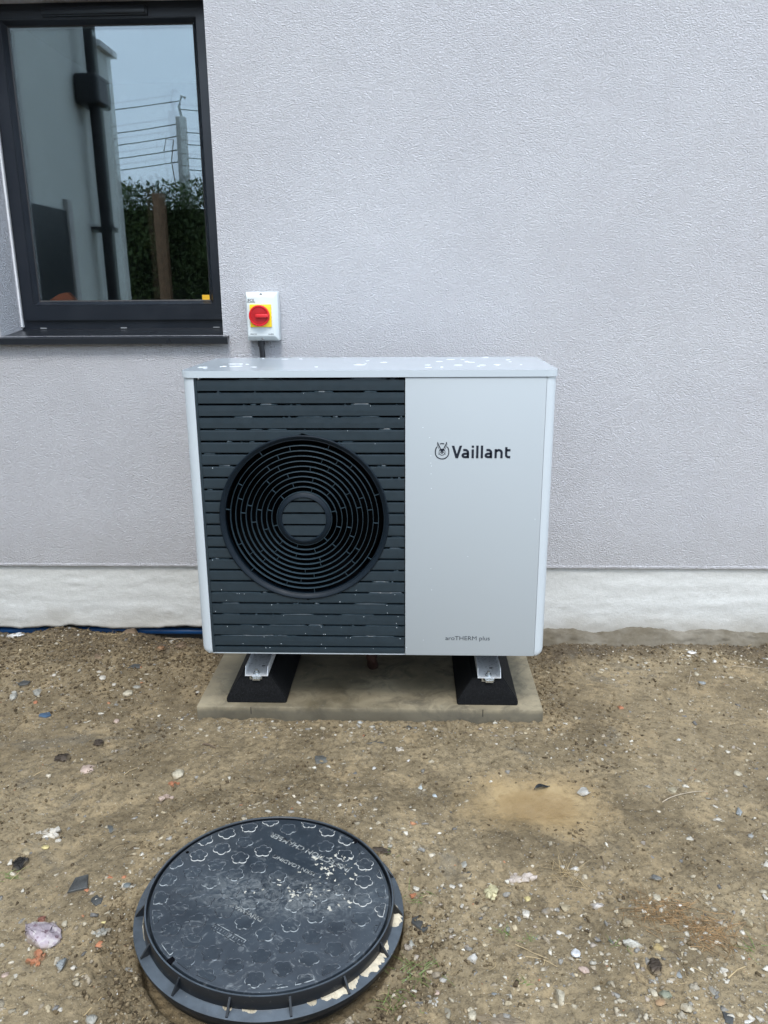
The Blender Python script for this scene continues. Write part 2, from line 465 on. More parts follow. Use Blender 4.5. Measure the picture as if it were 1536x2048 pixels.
# glazing bead sloping in to the glass
def slope_ring(bm, o, i_, yo, yi):
    a = [bm.verts.new((p[0], yo, p[1])) for p in o]; b = [bm.verts.new((p[0], yi, p[1])) for p in i_]
    for k in range(4): bm.faces.new((a[k], a[(k+1) % 4], b[(k+1) % 4], b[k]))
rc = lambda x0, x1, z0, z1: [(x0, z0), (x1, z0), (x1, z1), (x0, z1)]
slope_ring(bm, rc(GX0-.0115, GX1+.0115, GZ0-.0115, GZ1+.0115), rc(GX0, GX1, GZ0, GZ1), FY-.006, FY+.012)
bm_obj('glazing_bead', bm, M_frame, win)
bm = bmesh.new()
slope_ring(bm, rc(GX0+.0005, GX1-.0005, GZ0+.0005, GZ1-.0005), rc(GX0+.005, GX1-.005, GZ0+.005, GZ1-.005), FY+.011, FY+.014)
bm_obj('gasket', bm, M_gasket, win)
box_obj('pane', (GX0-.003, GX1+.003, FY+.0145, FY+.0185, GZ0-.003, GZ1+.003), M_glass, win)
# warm-edge spacer and the inner pane, very slightly out of parallel, as in every double glazing unit
bm = bmesh.new()
frame_ring(bm, GX0-.004, GX1+.004, GZ0-.004, GZ1+.004, GX0+.004, GX1-.004, GZ0+.002, GZ1-.006, FY+.0190, FY+.034)
bm_obj('spacer', bm, simple('spacer_grey', (.18, .18, .19), .5), win)
bm = bmesh.new(); box(bm, -.345, .345, 0, .004, -.478, .478)
o = bm_obj('inner_pane', bm, M_glass2, win, loc=((GX0+GX1)/2, FY+.036, (GZ0+GZ1)/2), rot=(R(.22), 0, R(.30)))
# trickle vent on the top of the frame
bm = bmesh.new(); box(bm, -1.163, -.800, FY-.024, FY-.009, 2.322, 2.346, bev=.003)
vent = bm_obj('trickle_vent', bm, M_frame, win, smooth=30)
bm = bmesh.new(); box(bm, -1.168, -.795, FY-.017, FY-.0085, 2.318, 2.350, bev=.002)
bm_obj('vent_baseplate', bm, M_frame, win, smooth=30)
# drainage slot covers
for x in (-1.30, -.985, -.625):
    box_obj('drain_slot', (x-.012, x+.012, FY+.001, FY+.004, 1.2555, 1.2595), simple('slot_cap', (.25, .26, .27), .4), win)
# sill profile: sloping top, front drip edge, turned-up end
bm = bmesh.new()
prof = [(FY+.02, 1.262), (FY-.004, 1.2515), (-.030, 1.2325), (-.0335, 1.2300), (-.0335, 1.2095), (-.0305, 1.2075), (-.0295, 1.2275), (FY+.02, 1.2460)]
a = [bm.verts.new((OX0-.000, p[0], p[1])) for p in prof]; b = [bm.verts.new((OX1, p[0], p[1])) for p in prof]
n = len(prof)
bm.faces.new(a[::-1]); bm.faces.new(b)
for k in range(n): bm.faces.new((a[k], b[k], b[(k+1) % n], a[(k+1) % n]))
# nose outside the wall runs past the opening on both sides
for (x0, x1) in ((OX0-.16, OX0+.0), (OX1-.0, OX1+.022)):
    pr = [(-.0015, 1.2345), (-.030, 1.2325), (-.0335, 1.2300), (-.0335, 1.2095), (-.0305, 1.2075), (-.0295, 1.2275), (-.0015, 1.2295)]
    a = [bm.verts.new((x0, p[0], p[1])) for p in pr]; b = [bm.verts.new((x1, p[0], p[1])) for p in pr]
    bm.faces.new(a[::-1]); bm.faces.new(b)
    for k in range(len(pr)): bm.faces.new((a[k], b[k], b[(k+1) % len(pr)], a[(k+1) % len(pr)]))
bm_obj('sill', bm, M_sill, win)
# white sealant joint between frame and reveal on the left and along the head
box_obj('sealant_bead', (OX0+.0005, OX0+.0075, FY-.008, FY+.006, 1.262, OZ1-.001), M_reveal, win)

# the room behind the window ---------------------------------------------
bm = bmesh.new()
box(bm, -2.1, .6, WT+.001, 3.4, .35, 2.85)
bmesh.ops.reverse_faces(bm, faces=bm.faces)
me = bpy.data.meshes.new('room'); bm.normal_update()
for f in list(bm.faces):
    if f.calc_center_median().y < WT+.01: bm.faces.remove(f)
bm.to_mesh(me); bm.free()
link('room_lining', me, M_room, house)
box_obj('inner_sill', (OX0+.002, OX1-.002, FY+.078, WT+.04, 1.318, 1.346), simple('inner_sill_board', (.30, .30, .29), .5), house)

def lump(bm, c, r, seed, n=26, flat=1.0, ang=True):
    rg = np.random.default_rng(seed)
    p = rg.normal(size=(n, 3)); p /= np.linalg.norm(p, axis=1)[:, None]
    p *= (0.82+.25*rg.random((n, 1)))
    vs = [bm.verts.new((c[0]+q[0]*r[0], c[1]+q[1]*r[1], c[2]+q[2]*r[2])) for q in p]
    res = bmesh.ops.convex_hull(bm, input=vs)
    dele = [g for g in res['geom_interior'] if isinstance(g, bmesh.types.BMVert)]
    if dele: bmesh.ops.delete(bm, geom=dele, context='VERTS')

# things lying on the inner sill
bm = bmesh.new()
pts = [(-1.290, 1.3465), (-1.176, 1.3465), (-1.190, 1.370), (-1.212, 1.391), (-1.242, 1.385), (-1.280, 1.364)]
extrude_poly(bm, [(p[0], p[1]) for p in pts], FY+.046, FY+.080, 'y', .004)
tag(bm_obj('plastic_tool_case', bm, M_orange, smooth=30), 'bright orange plastic case on the inner sill at the bottom left of the window', 'tool case')
bm = bmesh.new()
box(bm, -.868, -.838, FY+.082, FY+.108, 1.3465, 1.361, bev=.003)
tube(bm, [(-.838, FY+.094, 1.352), (-.80, FY+.094, 1.351), (-.772, FY+.096, 1.349)], .0025, 6)
tag(bm_obj('screwdriver', bm, M_conduit), 'small dark hand tool on the inner sill behind the glass', 'tool')
bm = bmesh.new(); box(bm, GX1-.034, GX1-.006, FY+.0130, FY+.0142, GZ0+.004, GZ0+.022)
bm_obj('sticker', bm, M_sticker, win)

# rotary isolator ---------------------------------------------------------
iso = empty('isolator_switch', (-.4035, -.001, 1.219), 'grey wall isolator box with red rotary knob on a yellow plate, above the outdoor unit', 'electrical switch')
ISO = lambda x, z: (x+.4035, z-1.219)
bx0, bx1, bz0, bz1 = -.058, .056, 0, .169
bm = bmesh.new()
box(bm, bx0, bx1, -.030, 0, bz0, bz1, bev=.004)
bm_obj('back_box', bm, M_box, iso, smooth=40)
bm = bmesh.new()
# lid: raised face with chamfered sides and sloping ends
o_ = [(bx0, bz0), (bx1, bz0), (bx1, bz1), (bx0, bz1)]
i_ = [(bx0+.006, bz0+.017), (bx1-.012, bz0+.017), (bx1-.012, bz1-.017), (bx0+.006, bz1-.017)]
A = [bm.verts.new((p[0], -.0305, p[1])) for p in o_]; B = [bm.verts.new((p[0], -.046, p[1])) for p in o_]
C_ = [bm.verts.new((p[0], -.060, p[1])) for p in i_]
for k in range(4):
    q = (k+1) % 4
    bm.faces.new((A[k], A[q], B[q], B[k])); bm.faces.new((B[k], B[q], C_[q], C_[k]))
bm.faces.new(C_); bm.faces.new(A[::-1])
bmesh.ops.bevel(bm, geom=list(bm.edges), offset=.0028, segments=3, profile=.5, affect='EDGES')
bm_obj('cover', bm, M_box, iso, smooth=40)
bm = bmesh.new(); box(bm, -.042, .034, -.0665, -.0575, .048, .126, bev=.002)
plate = bm_obj('yellow_plate', bm, M_yel, iso, smooth=40)
kc = (-.0075, .0875)
bm = bmesh.new()
lathe(bm, [(.0, -.0), (.0365, -.0), (.0365, .010), (.0345, .0125), (.0315, .0125), (.0300, .009), (.0, .009)], 48, close=False)
bmesh.ops.remove_doubles(bm, verts=bm.verts, dist=1e-6)
knob = bm_obj('knob', bm, M_red, iso, loc=(kc[0], -.0668, kc[1]), rot=(R(90), 0, 0), smooth=40)
bm = bmesh.new(); lathe(bm, [(0, .0092), (.0298, .0092), (.0298, .0098), (0, .0098)], 40, close=False)
bmesh.ops.remove_doubles(bm, verts=bm.verts, dist=1e-6)
bm_obj('knob_dish', bm, M_redd, knob)
bm = bmesh.new(); box(bm, -.012, .034, -.006, .006, .0095, .021, bev=.003)
bm_obj('knob_grip', bm, M_red, knob, smooth=40)
for zz in (.008, .160):
    bm = bmesh.new(); lathe(bm, [(0, 0), (.0045, 0), (.0045, .002), (.0025, .0026), (0, .0016)], 16, close=False)
    bm_obj('cover_screw', bm, M_screw, iso, loc=(-.002, -.0530, zz), rot=(R(90-(22 if zz < .1 else -22)), 0, 0))

def text_mesh(name, body, width, height, mat, parent, loc, rot=(R(90), 0, 0), ext=.0004, bold=0.0, shear=0, spacing=1.0, align=None):
    """raised lettering: made from a font curve, converted to a mesh and scaled to its real size"""
    cu = bpy.data.curves.new(name, 'FONT'); cu.body = body; cu.size = 1; cu.offset = bold; cu.shear = shear
    cu.space_character = spacing; cu.resolution_u = 5; cu.extrude = 0
    to = bpy.data.objects.new(name, cu); COL.objects.link(to)
    bpy.context.view_layer.update()
    dg = bpy.context.evaluated_depsgraph_get()
    me = bpy.data.meshes.new_from_object(to.evaluated_get(dg))
    COL.objects.unlink(to); bpy.data.objects.remove(to)
    co = np.array([v.co[:] for v in me.vertices]); mn, mx = co.min(0), co.max(0)
    sx = width/(mx[0]-mn[0]); sy = height/(mx[1]-mn[1]) if height else sx
    bm = bmesh.new(); bm.from_mesh(me)
    for v in bm.verts: v.co = Vector(((v.co.x-mn[0])*sx, (v.co.y-mn[1])*sy, 0))
    bmesh.ops.remove_doubles(bm, verts=bm.verts, dist=1e-7)
    r = bmesh.ops.extrude_face_region(bm, geom=list(bm.faces))
    for g in r['geom']:
        if isinstance(g, bmesh.types.BMVert): g.co.z += ext
    me.materials.clear()
    bmesh.ops.recalc_face_normals(bm, faces=bm.faces)
    me2 = bpy.data.meshes.new(name); bm.to_mesh(me2); bm.free()
    return link(name, me2, mat, parent, loc, rot)
text_mesh('maker_mark', 'SCL', .026, .009, M_print, iso, (-.050, -.0601, .136), bold=.02, shear=.25)
box_obj('maker_underline', (-.052, -.022, -.0606, -.0598, .1325, .1338), M_print, iso)
text_mesh('rating_print', 'IP65 CE', .022, .0045, M_print, iso, (-.044, -.0601, .0215), bold=.01)
text_mesh('rating_print', 'No20A', .019, .0045, M_print, iso, (.020, -.0601, .0215), bold=.01)
bm = bmesh.new()
lathe(bm, [(0, 0), (.013, 0), (.0135, -.014), (.012, -.016), (.0125, -.021), (.0, -.021)], 12, close=False)
bm_obj('cable_gland', bm, M_conduit, iso, loc=(-.014, -.026, -.0005))
bm = bmesh.new()
tube(bm, [(-.0135, -.026, -.02), (-.011, -.026, -.05), (-.010, -.028, -.12), (-.012, -.045, -.22), (-.012, -.05, -.34)], .0098, 12)
bm_obj('conduit', bm, M_conduit, iso, smooth=60)

# ------------------------------------------------------------ air source heat pump
YF = -.616; ZB = .266; ZL = 1.1475; ZTOP = 1.167
UX0, UX1 = -.548, .547; YB = -.150
hp = empty('heat_pump', (0, 0, 0), 'white outdoor heat pump with dark slatted grille and round fan guard on a concrete slab', 'heat pump')
def rrect(x0, x1, y0, y1, r, n=8):
    pts = []
    for cx, cy, a0 in ((x1-r, y1-r, 0), (x0+r, y1-r, 90), (x0+r, y0+r, 180), (x1-r, y0+r, 270)):
        for k in range(n+1):
            a = R(a0+90*k/n); pts.append((cx+r*math.cos(a), cy+r*math.sin(a)))
    return pts
# lid
bm = bmesh.new()
extrude_poly(bm, rrect(UX0-.004, UX1+.004, YF-.004, YB+.004, .034, 10), ZL, ZTOP, 'z', bev_top=.006, seg=4)
bm_obj('top_cover', bm, M_lid_w, hp, smooth=35)
# casing behind the front parts
box_obj('casing', (UX0+.006, UX1-.006, YF+.16, YB, ZB+.004, ZL-.0015), M_unit_w, hp, bev=.01, smooth=40)
box_obj('base_tray', (UX0+.035, UX1-.035, YF+.012, YF+.158, ZB+.0005, ZB+.004), M_unit_w, hp)
# rounded corner columns
def corner(x_out, x_in, name):
    s = 1 if x_in > x_out else -1
    r = .030
    pts = [(x_in, YF+.001), (x_out+s*r, YF+.001)]
    for k in range(1, 9):
        a = R(90*k/8); pts.append((x_out+s*r-s*r*math.sin(a), YF+.001+r-r*math.cos(a)))
    pts += [(x_out, YF+.159), (x_out+s*.004, YF+.159), (x_out+s*.004, YF+.05), (x_in, YF+.05)]
    if s < 0: pts = pts[::-1]
    bm = bmesh.new()
    zs = [ZB+.0, ZB+.003, ZB+.010, ZB+.02, ZL-.0012]
    ins = [.012, .006, .0015, 0, 0]
    rings = []
    for z, q in zip(zs, ins):
        rings.append([bm.verts.new((p[0]+(s*q if abs(p[0]-x_out) < .02 else 0), p[1]+(q*.5 if abs(p[1]-YF) < .004 else 0), z)) for p in pts])
    for A, B in zip(rings, rings[1:]):
        for k in range(len(pts)): bm.faces.new((A[k], A[(k+1) % len(pts)], B[(k+1) % len(pts)], B[k]))
    bm.faces.new(rings[0][::-1]); bm.faces.new(rings[-1])
    return bm_obj(name, bm, M_unit_c, hp, smooth=35)
corner(UX0, -.5125, 'corner_column'); corner(UX1, .5175, 'corner_column')
# white front panel, right
box_obj('front_panel', (.1075, .5165, YF-.0005, YF+.05, ZB+.001, ZL-.0014), M_unit_w, hp, bev=.0025, smooth=40)
bm = bmesh.new(); box(bm, -.5115, .1065, YF+.003, YF+.05, ZB+.0008, ZB+.0040)
bm_obj('bottom_rail', bm, M_unit_w, hp)
# louvred grille
FCX, FCZ, FR = -.2015, .7170, .2600
HUB = .0685
PITCH = .03695; Z1 = 1.1054
GX_0, GX_1 = -.5040, .1055
GAP = .0066
def slat_piece(bm, zb_, zt_, x0f, x1f, nz=8):
    """one louvre board: front face, top sloping back up behind the next one; x limits are functions of z"""
    yb0 = YF+.0030
    rows = []
    for k in range(nz+1):
        z = zb_+(zt_-zb_)*k/nz
        e = .0005 if k == nz else (.0005 if k == 0 else 0)
        rows.append((z, yb0+e, x0f(z), x1f(z)))
    zt2 = zt_+.0006
    rows.append((zt2, yb0+.016, x0f(zt_), x1f(zt_)))
    F_ = [(bm.verts.new((x0, y_, z)), bm.verts.new((x1, y_, z))) for z, y_, x0, x1 in rows if True]
    B0 = (bm.verts.new((rows[-1][2], yb0+.019, zt2)), bm.verts.new((rows[-1][3], yb0+.019, zt2)))
    B1 = (bm.verts.new((rows[0][2], yb0+.019, zb_)), bm.verts.new((rows[0][3], yb0+.019, zb_)))
    F_ += [B0, B1]
    for (a0, a1), (b0, b1) in zip(F_, F_[1:]+F_[:1]):
        bm.faces.new((a0, a1, b1, b0))
    bm.faces.new([p[0] for p in F_][::-1]); bm.faces.new([p[1] for p in F_])
hw = lambda r, z: math.sqrt(max(0, r*r-(z-FCZ)**2))
for k in range(-1, 23):
    zt_ = Z1 - PITCH*k - GAP*.5
    zb_ = zt_ - PITCH + GAP
    if k == 22: zb_ = ZB+.0045
    if k == -1: pass
    if zt_ > ZL: zt_ = ZL-.003
    bm = bmesh.new()
    hits = (abs(zt_-FCZ) < FR) or (abs(zb_-FCZ) < FR) or (zb_ < FCZ < zt_)
    if hits:
        slat_piece(bm, zb_, zt_, lambda z: GX_0, lambda z: FCX-hw(FR-.004, z), 8)
        bmesh.ops.dissolve_degenerate(bm, dist=1e-6, edges=bm.edges)
        bm_obj('slat', bm, M_slat, hp); bm = bmesh.new()
        slat_piece(bm, zb_, zt_, lambda z: FCX+hw(FR-.004, z), lambda z: GX_1, 8)
        bmesh.ops.dissolve_degenerate(bm, dist=1e-6, edges=bm.edges)
    else:
        slat_piece(bm, zb_, zt_, lambda z: GX_0, lambda z: GX_1, 2)
    bm_obj('slat', bm, M_slat, hp)
# back plate behind the louvres with the fan hole
bm = bmesh.new()
pts_o = [(GX_0-.008, ZB+.006), (GX_1+.0015, ZB+.006), (GX_1+.0015, ZL-.002), (GX_0-.008, ZL-.002)]
nseg = 96
ci = [bm.verts.new((FCX+(FR-.006)*math.cos(2*math.pi*i/nseg), YF+.024, FCZ+(FR-.006)*math.sin(2*math.pi*i/nseg))) for i in range(nseg)]
def outp(a):
    c, s_ = math.cos(a), math.sin(a); t = 1e9
    if c > 1e-9: t = min(t, (GX_1+.0015-FCX)/c)
    if c < -1e-9: t = min(t, (GX_0-.008-FCX)/c)
    if s_ > 1e-9: t = min(t, (ZL-.002-FCZ)/s_)
    if s_ < -1e-9: t = min(t, (ZB+.006-FCZ)/s_)
    return (FCX+c*t, YF+.024, FCZ+s_*t)
angs = sorted([2*math.pi*i/nseg for i in range(nseg)])
oo = [bm.verts.new(outp(a)) for a in angs]
for i in range(nseg): bm.faces.new((ci[i], ci[(i+1) % nseg], oo[(i+1) % nseg], oo[i]))
bm_obj('grille_backing', bm, M_black, hp)
box_obj('grille_stile', (-.5112, -.5045, YF+.0022, YF+.022, ZB+.0045, ZL-.002), M_slat, hp)
# cavity
bm = bmesh.new(); box(bm, GX_0-.004, .15, YF+.06, YF+.158, ZB+.01, ZL-.01)
bm.normal_update()
for f in list(bm.faces):
    if f.calc_center_median().y < YF+.061: bm.faces.remove(f)
bm_obj('fan_chamber', bm, M_black, hp)
# fan guard
guard = empty('fan_guard', (FCX, YF, FCZ), parent=hp, rot=(R(90), 0, 0))   # local z points to the front
bm = bmesh.new()
lathe(bm, [(FR, -.012), (FR, .0005), (FR-.0015, .0022), (FR-.004, .0022), (FR-.0135, -.006), (FR-.0148, -.0055), (FR-.0165, -.0065), (FR-.0165, -.030), (FR-.0130, -.030), (FR-.0130, -.012)], 128)
bm_obj('outer_rim', bm, M_ring, guard, smooth=50)
NR = 10
ri0, ri1 = .0845, FR-.0165
gaps = (ri1-ri0)/NR
M_blade = simple('guard_blade', (.024, .042, .055), .42, var=.1, vscale=60, spec=.35)
for k in range(0, NR):
    r = ri0+gaps*k
    bm = bmesh.new()
    lathe(bm, [(r-.0009, -.0068), (r-.0002, -.0060), (r+.0007, -.0064), (r+.0010, -.018), (r-.0009, -.018)], 112)
    bm_obj('guard_ring', bm, M_blade, guard, smooth=50)
rg = random.Random(5)
for k in range(NR):
    r0_ = ri0+gaps*k+.001; r1_ = r0_+gaps-.0018
    nsp = 6 if k < 4 else 7
    off = k*R(29) + rg.random()*.4
    bm0 = bmesh.new(); box(bm0, r0_, r1_, -.0006, .0006, -.014, -.0066)
    mesh_b = None
    for j in range(nsp):
        if mesh_b is None:
            ob = bm_obj('guard_bridge', bm0, M_blade, guard); mesh_b = ob.data
        else:
            ob = link('guard_bridge', mesh_b, None, guard)
        ob.rotation_euler = (0, 0, off+2*math.pi*j/nsp)
bm = bmesh.new()
lathe(bm, [(HUB-.001, -.012), (HUB-.001, -.0015), (HUB+.001, .001), (HUB+.003, .0008), (.0825, -.0055), (.0830, -.012)], 96)
bm_obj('hub_rim', bm, M_ring, guard, smooth=50)
for k in range(-1, 23):
    zt_ = Z1 - PITCH*k - GAP*.5; zb_ = zt_ - PITCH + GAP
    if zt_ < FCZ-HUB or zb_ > FCZ+HUB: continue
    zt2_, zb2_ = min(zt_, FCZ+HUB-.0005), max(zb_, FCZ-HUB+.0005)
    bm = bmesh.new(); n = 8
    rows = []
    for i in range(n+1):
        z = zb2_+(zt2_-zb2_)*i/n; w = hw(HUB-.0008, z)
        rows.append((bm.verts.new((-w, z-FCZ, -.003)), bm.verts.new((w, z-FCZ, -.003))))
    for (a0, a1), (b0, b1) in zip(rows, rows[1:]): bm.faces.new((a0, a1, b1, b0))
    r = bmesh.ops.extrude_face_region(bm, geom=list(bm.faces))
    for g in r['geom']:
        if isinstance(g, bmesh.types.BMVert): g.co.z -= .006
    bm_obj('hub_slat', bm, M_slat, guard)
bm = bmesh.new(); lathe(bm, [(0, -.014), (HUB-.001, -.014), (HUB-.001, -.016), (0, -.016)], 48, close=False)
bm_obj('hub_backing', bm, M_black, guard)
# fan behind the guard
fan = empty('fan', (FCX, YF+.085, FCZ), parent=hp, rot=(R(90), R(25), 0))
bm = bmesh.new(); lathe(bm, [(0, .03), (.055, .025), (.06, -.03), (0, -.03)], 32, close=False); bm_obj('fan_hub', bm, M_fanb, fan, smooth=50)
for j in range(3):
    bm = bmesh.new(); rows = []
    for i in range(9):
        r = .055+.185*i/8; a = .25*math.sin(i/8*2)
        w = .55+.25*i/8
        row = []
        for q in range(7):
            t = q/6; th = a+(t-.5)*w*1.5
            row.append(bm.verts.new((r*math.cos(th), r*math.sin(th), (t-.5)*.05+.01*math.sin(t*3.14))))
        rows.append(row)
    for A, B in zip(rows, rows[1:]):
        for q in range(6): bm.faces.new((A[q], A[q+1], B[q+1], B[q]))
    r = bmesh.ops.solidify(bm, geom=list(bm.faces), thickness=.003)
    bm_obj('fan_blade', bm, M_fanb, fan, rot=(0, 0, j*2*math.pi/3), smooth=60)

# lettering and emblem on the white panel
YP = YF-.0006
brand = empty('brand_name', (.2455, YP, .9080), parent=hp, rot=(R(90), 0, 0))
text_mesh('model_name', 'aroTHERM plus', .1400, .0180, M_logo2, hp, (.2350, YP, .3165), ext=.0005)
emb = empty('emblem', (.2170, YP, .9305), parent=hp, rot=(R(90), 0, 0))
def flat(bm, pts, ext=.0005):
    a = [bm.verts.new((p[0], p[1], 0)) for p in pts]; b = [bm.verts.new((p[0], p[1], ext)) for p in pts]
    n = len(pts)
    bm.faces.new(b); bm.faces.new(a[::-1])
    for i in range(n): bm.faces.new((a[i], a[(i+1) % n], b[(i+1) % n], b[i]))
def ell(a):   # egg outline
    return (.0200*math.cos(a), .0232*math.sin(a)-.0028-(.0012*math.cos(2*a)))
def strip(bm, pts, w):
    n = len(pts); L_, R_ = [], []
    for i, p in enumerate(pts):
        a = Vector(pts[max(i-1, 0)]); b = Vector(pts[min(i+1, n-1)]); d = (b-a).normalized(); nn = Vector((-d.y, d.x))
        ww = w[i] if isinstance(w, list) else w
        L_.append(tuple(Vector(p)+nn*ww/2)); R_.append(tuple(Vector(p)-nn*ww/2))
    flat(bm, L_+R_[::-1])
def brand_letters():
    """bold humanist capitals and minuscules, drawn as strokes of constant width"""
    u = .1735/990
    Q = lambda pts: [((px-365)*u, (470-py)*u) for px, py in pts]
    def arc(cx, cy, rx, ry, a0, a1, n=10): return [(cx+rx*math.cos(R(a0+(a1-a0)*k/n)), cy-ry*math.sin(R(a0+(a1-a0)*k/n))) for k in range(n+1)]
    W_ = 39*u
    def letter(strokes, polys=()):
        bm = bmesh.new()
        for k, s_ in enumerate(strokes): strip(bm, Q(s_), W_)
        for p in polys: flat(bm, Q(p)[::-1])
        bm_obj('letter', bm, M_logo, brand)
    letter([], [[(365, 255), (408, 255), (452, 400), (497, 255), (540, 255), (473, 470), (431, 470)]])
    def a_(dx):
        top = arc(585+dx, 380, 56, 51, 118, 10, 10)
        return [[(560+dx, 332)] + arc(592+dx, 378, 49, 49, 95, 0, 9) + [(641+dx, 470)],
                [(641+dx, 392), (600+dx, 392)] + arc(592+dx, 422, 42, 29, 100, 255, 10) + [(612+dx, 450), (640+dx, 434)]]
    letter(a_(0))
    letter([[(720, 318), (720, 470)]], [[(700, 253), (740, 253), (740, 290), (700, 290)]])
    letter([[(797, 253), (797, 470)]]); letter([[(874, 253), (874, 470)]])
    letter(a_(389))
    letter([[(1107, 314), (1107, 470)], [(1107, 352)] + arc(1160, 376, 46, 44, 120, 0, 10) + [(1206, 470)]])
    letter([[(1283, 280), (1283, 410)] + arc(1325, 410, 42, 42, 180, 270, 8) + [(1354, 452)], [(1283, 333), (1354, 333)]])
brand_letters()
bm = bmesh.new()
strip(bm, [ell(R(t)) for t in np.linspace(135-360+4, 45-4, 50)], .0030)      # egg, open where the ears pass
strip(bm, [ell(R(t)) for t in np.linspace(108, 72, 8)], .0030)
bm_obj('egg_outline', bm, M_logo, emb)
for s_ in (-1, 1):
    bm = bmesh.new()
    strip(bm, [(s_*.0135, .0265), (s_*.0100, .0165), (s_*.0058, .0085), (s_*.0040, .0035)], [.0012, .0030, .0026, .0020])
    strip(bm, [(s_*.0135, .0265), (s_*.0142, .0175), (s_*.0115, .0105), (s_*.0085, .0045)], [.0010, .0014, .0013, .0010])
    bm_obj('hare_ear', bm, M_logo, emb)
bm = bmesh.new()
flat(bm, [(-.0065, .0045), (0, .0068), (.0065, .0045), (.0085, .0005), (.0040, .0000), (.0018, -.0060), (.0016, -.0100), (-.0016, -.0100), (-.0018, -.0060), (-.0040, .0000), (-.0085, .0005)][::-1])
for s_ in (-1, 1):
    strip(bm, [(s_*.0085, .0008), (s_*.0092, -.0055), (s_*.0060, -.0110), (s_*.0022, -.0138)], .0013)
    flat(bm, [(s_*.0048+.0014*math.cos(t), -.0045+.0019*math.sin(t)) for t in np.linspace(0, 2*math.pi, 9)[:-1]])
    strip(bm, [(s_*.0050, -.0098), (s_*.0110, -.0082)], .0006); strip(bm, [(s_*.0050, -.0108), (s_*.0115, -.0108)], .0006)
strip(bm, [(-.0038, -.0125), (0, -.0142), (.0038, -.0125)], .0011)
bm_obj('hare_face', bm, M_logo, emb)

# support: mounting feet of the unit, rails, rubber blocks
for name_c, fx, lab in (('left', -.3960, 'left black recycled rubber support block under the slatted half of the unit'), ('right', .3825, 'right black recycled rubber support block under the plain white half of the unit')):
    fo = empty('rubber_support', (fx, -.537, .0475), lab, 'support block', 'rubber blocks carrying the outdoor unit')
    bm = bmesh.new()
    secs = []
    for (hx, z, yo) in ((.1015, 0, 0), (.1015, .018, 0), (.0560, .088, .012), (.0500, .095, .018)):
        secs.append([bm.verts.new(p) for p in ((-hx, yo, z), (hx, yo, z), (hx, .45-yo, z), (-hx, .45-yo, z))])
    for A, B in zip(secs, secs[1:]):
        for k in range(4): bm.faces.new((A[k], A[(k+1) % 4], B[(k+1) % 4], B[k]))
    bm.faces.new(secs[0][::-1]); bm.faces.new(secs[-1])
    bmesh.ops.bevel(bm, geom=list(bm.edges), offset=.003, segments=2, affect='EDGES')
    bm_obj('rubber_block', bm, M_rubber, fo, smooth=40)
    # galvanised channel let into the top of the block
    bm = bmesh.new()
    box(bm, -.0205, .0205, .010, .44, .0830, .0985); bm_obj('inlaid_channel', bm, M_zinc, fo)
    bm = bmesh.new(); box(bm, -.0155, .0155, .0092, .012, .0865, .0950); bm_obj('channel_mouth', bm, M_black, fo)
    rl = empty('mounting_rail', (fx+.004, -.537, .1460), ('left' if fx < 0 else 'right')+' white galvanised rail bolted on the '+('left' if fx < 0 else 'right')+' rubber block', 'rail', 'galvanised rails under the outdoor unit')
    bm = bmesh.new()
    w, h, t = .0385, .030, .0025
    pr = [(-w, 0), (w, 0), (w, h), (w-t, h), (w-t, t), (-w+t, t), (-w+t, h), (-w, h)]
    a = [bm.verts.new((p[0], .003, p[1])) for p in pr]; b = [bm.verts.new((p[0], .43, p[1])) for p in pr]
    bm.faces.new(a[::-1]); bm.faces.new(b)
    for k in range(8): bm.faces.new((a[k], b[k], b[(k+1) % 8], a[(k+1) % 8]))
    # slanted front ends of the flanges
    for v in bm.verts:
        if v.co.y < .01 and v.co.z > .02: v.co.y += .016
    bm_obj('channel', bm, M_galv, rl)
    def hexnut(bm, r, z0, z1): extrude_poly(bm, [(r*math.cos(R(60*k+15)), r*math.sin(R(60*k+15))) for k in range(6)], z0, z1)
    bm = bmesh.new(); extrude_poly(bm, [(.011*math.cos(R(24*k)), .011*math.sin(R(24*k))) for k in range(15)], t, t+.0015); hexnut(bm, .0085, t+.0016, t+.008)
    extrude_poly(bm, [(.004*math.cos(R(36*k)), .004*math.sin(R(36*k))) for k in range(10)], t+.0081, t+.016)
    bm_obj('bolt', bm, M_zinc, rl, loc=(-.002, .018, 0))
    box_obj('slot', (.006, .016, .07, .076, t-.0002, t+.0006), M_black, rl)
    bm = bmesh.new(); box(bm, -.016, .016, -.0015, .02, -.0035, -.0005, bev=.0008); box(bm, -.013, .013, -.0035, .015, -.0135, -.0040, bev=.0015)
    bm_obj('clamp_plate', bm, M_zinc, rl)
    for yy in (.20, .36):
        bm = bmesh.new(); lathe(bm, [(0, .0026), (.024, .0026), (.020, .020), (.020, ZB-.1460-.0155), (0, ZB-.1460-.0155)], 20, close=False)
        bm_obj('rubber_foot', bm, M_rubber, rl, loc=(0, yy, 0))
        box_obj('foot_bracket', (-.03, .03, yy-.025, yy+.025, ZB-.1460-.0152, ZB-.1460-.0010), M_galv, rl)
bm = bmesh.new(); tube(bm, [(-.015, -.33, .27), (-.015, -.33, .12), (-.015, -.30, .08), (-.015, -.25, .048)], .02, 12)
bm_obj('condensate_pipe', bm, simple('rust_red_plastic', (.045, .018, .012), .7), hp, smooth=60)

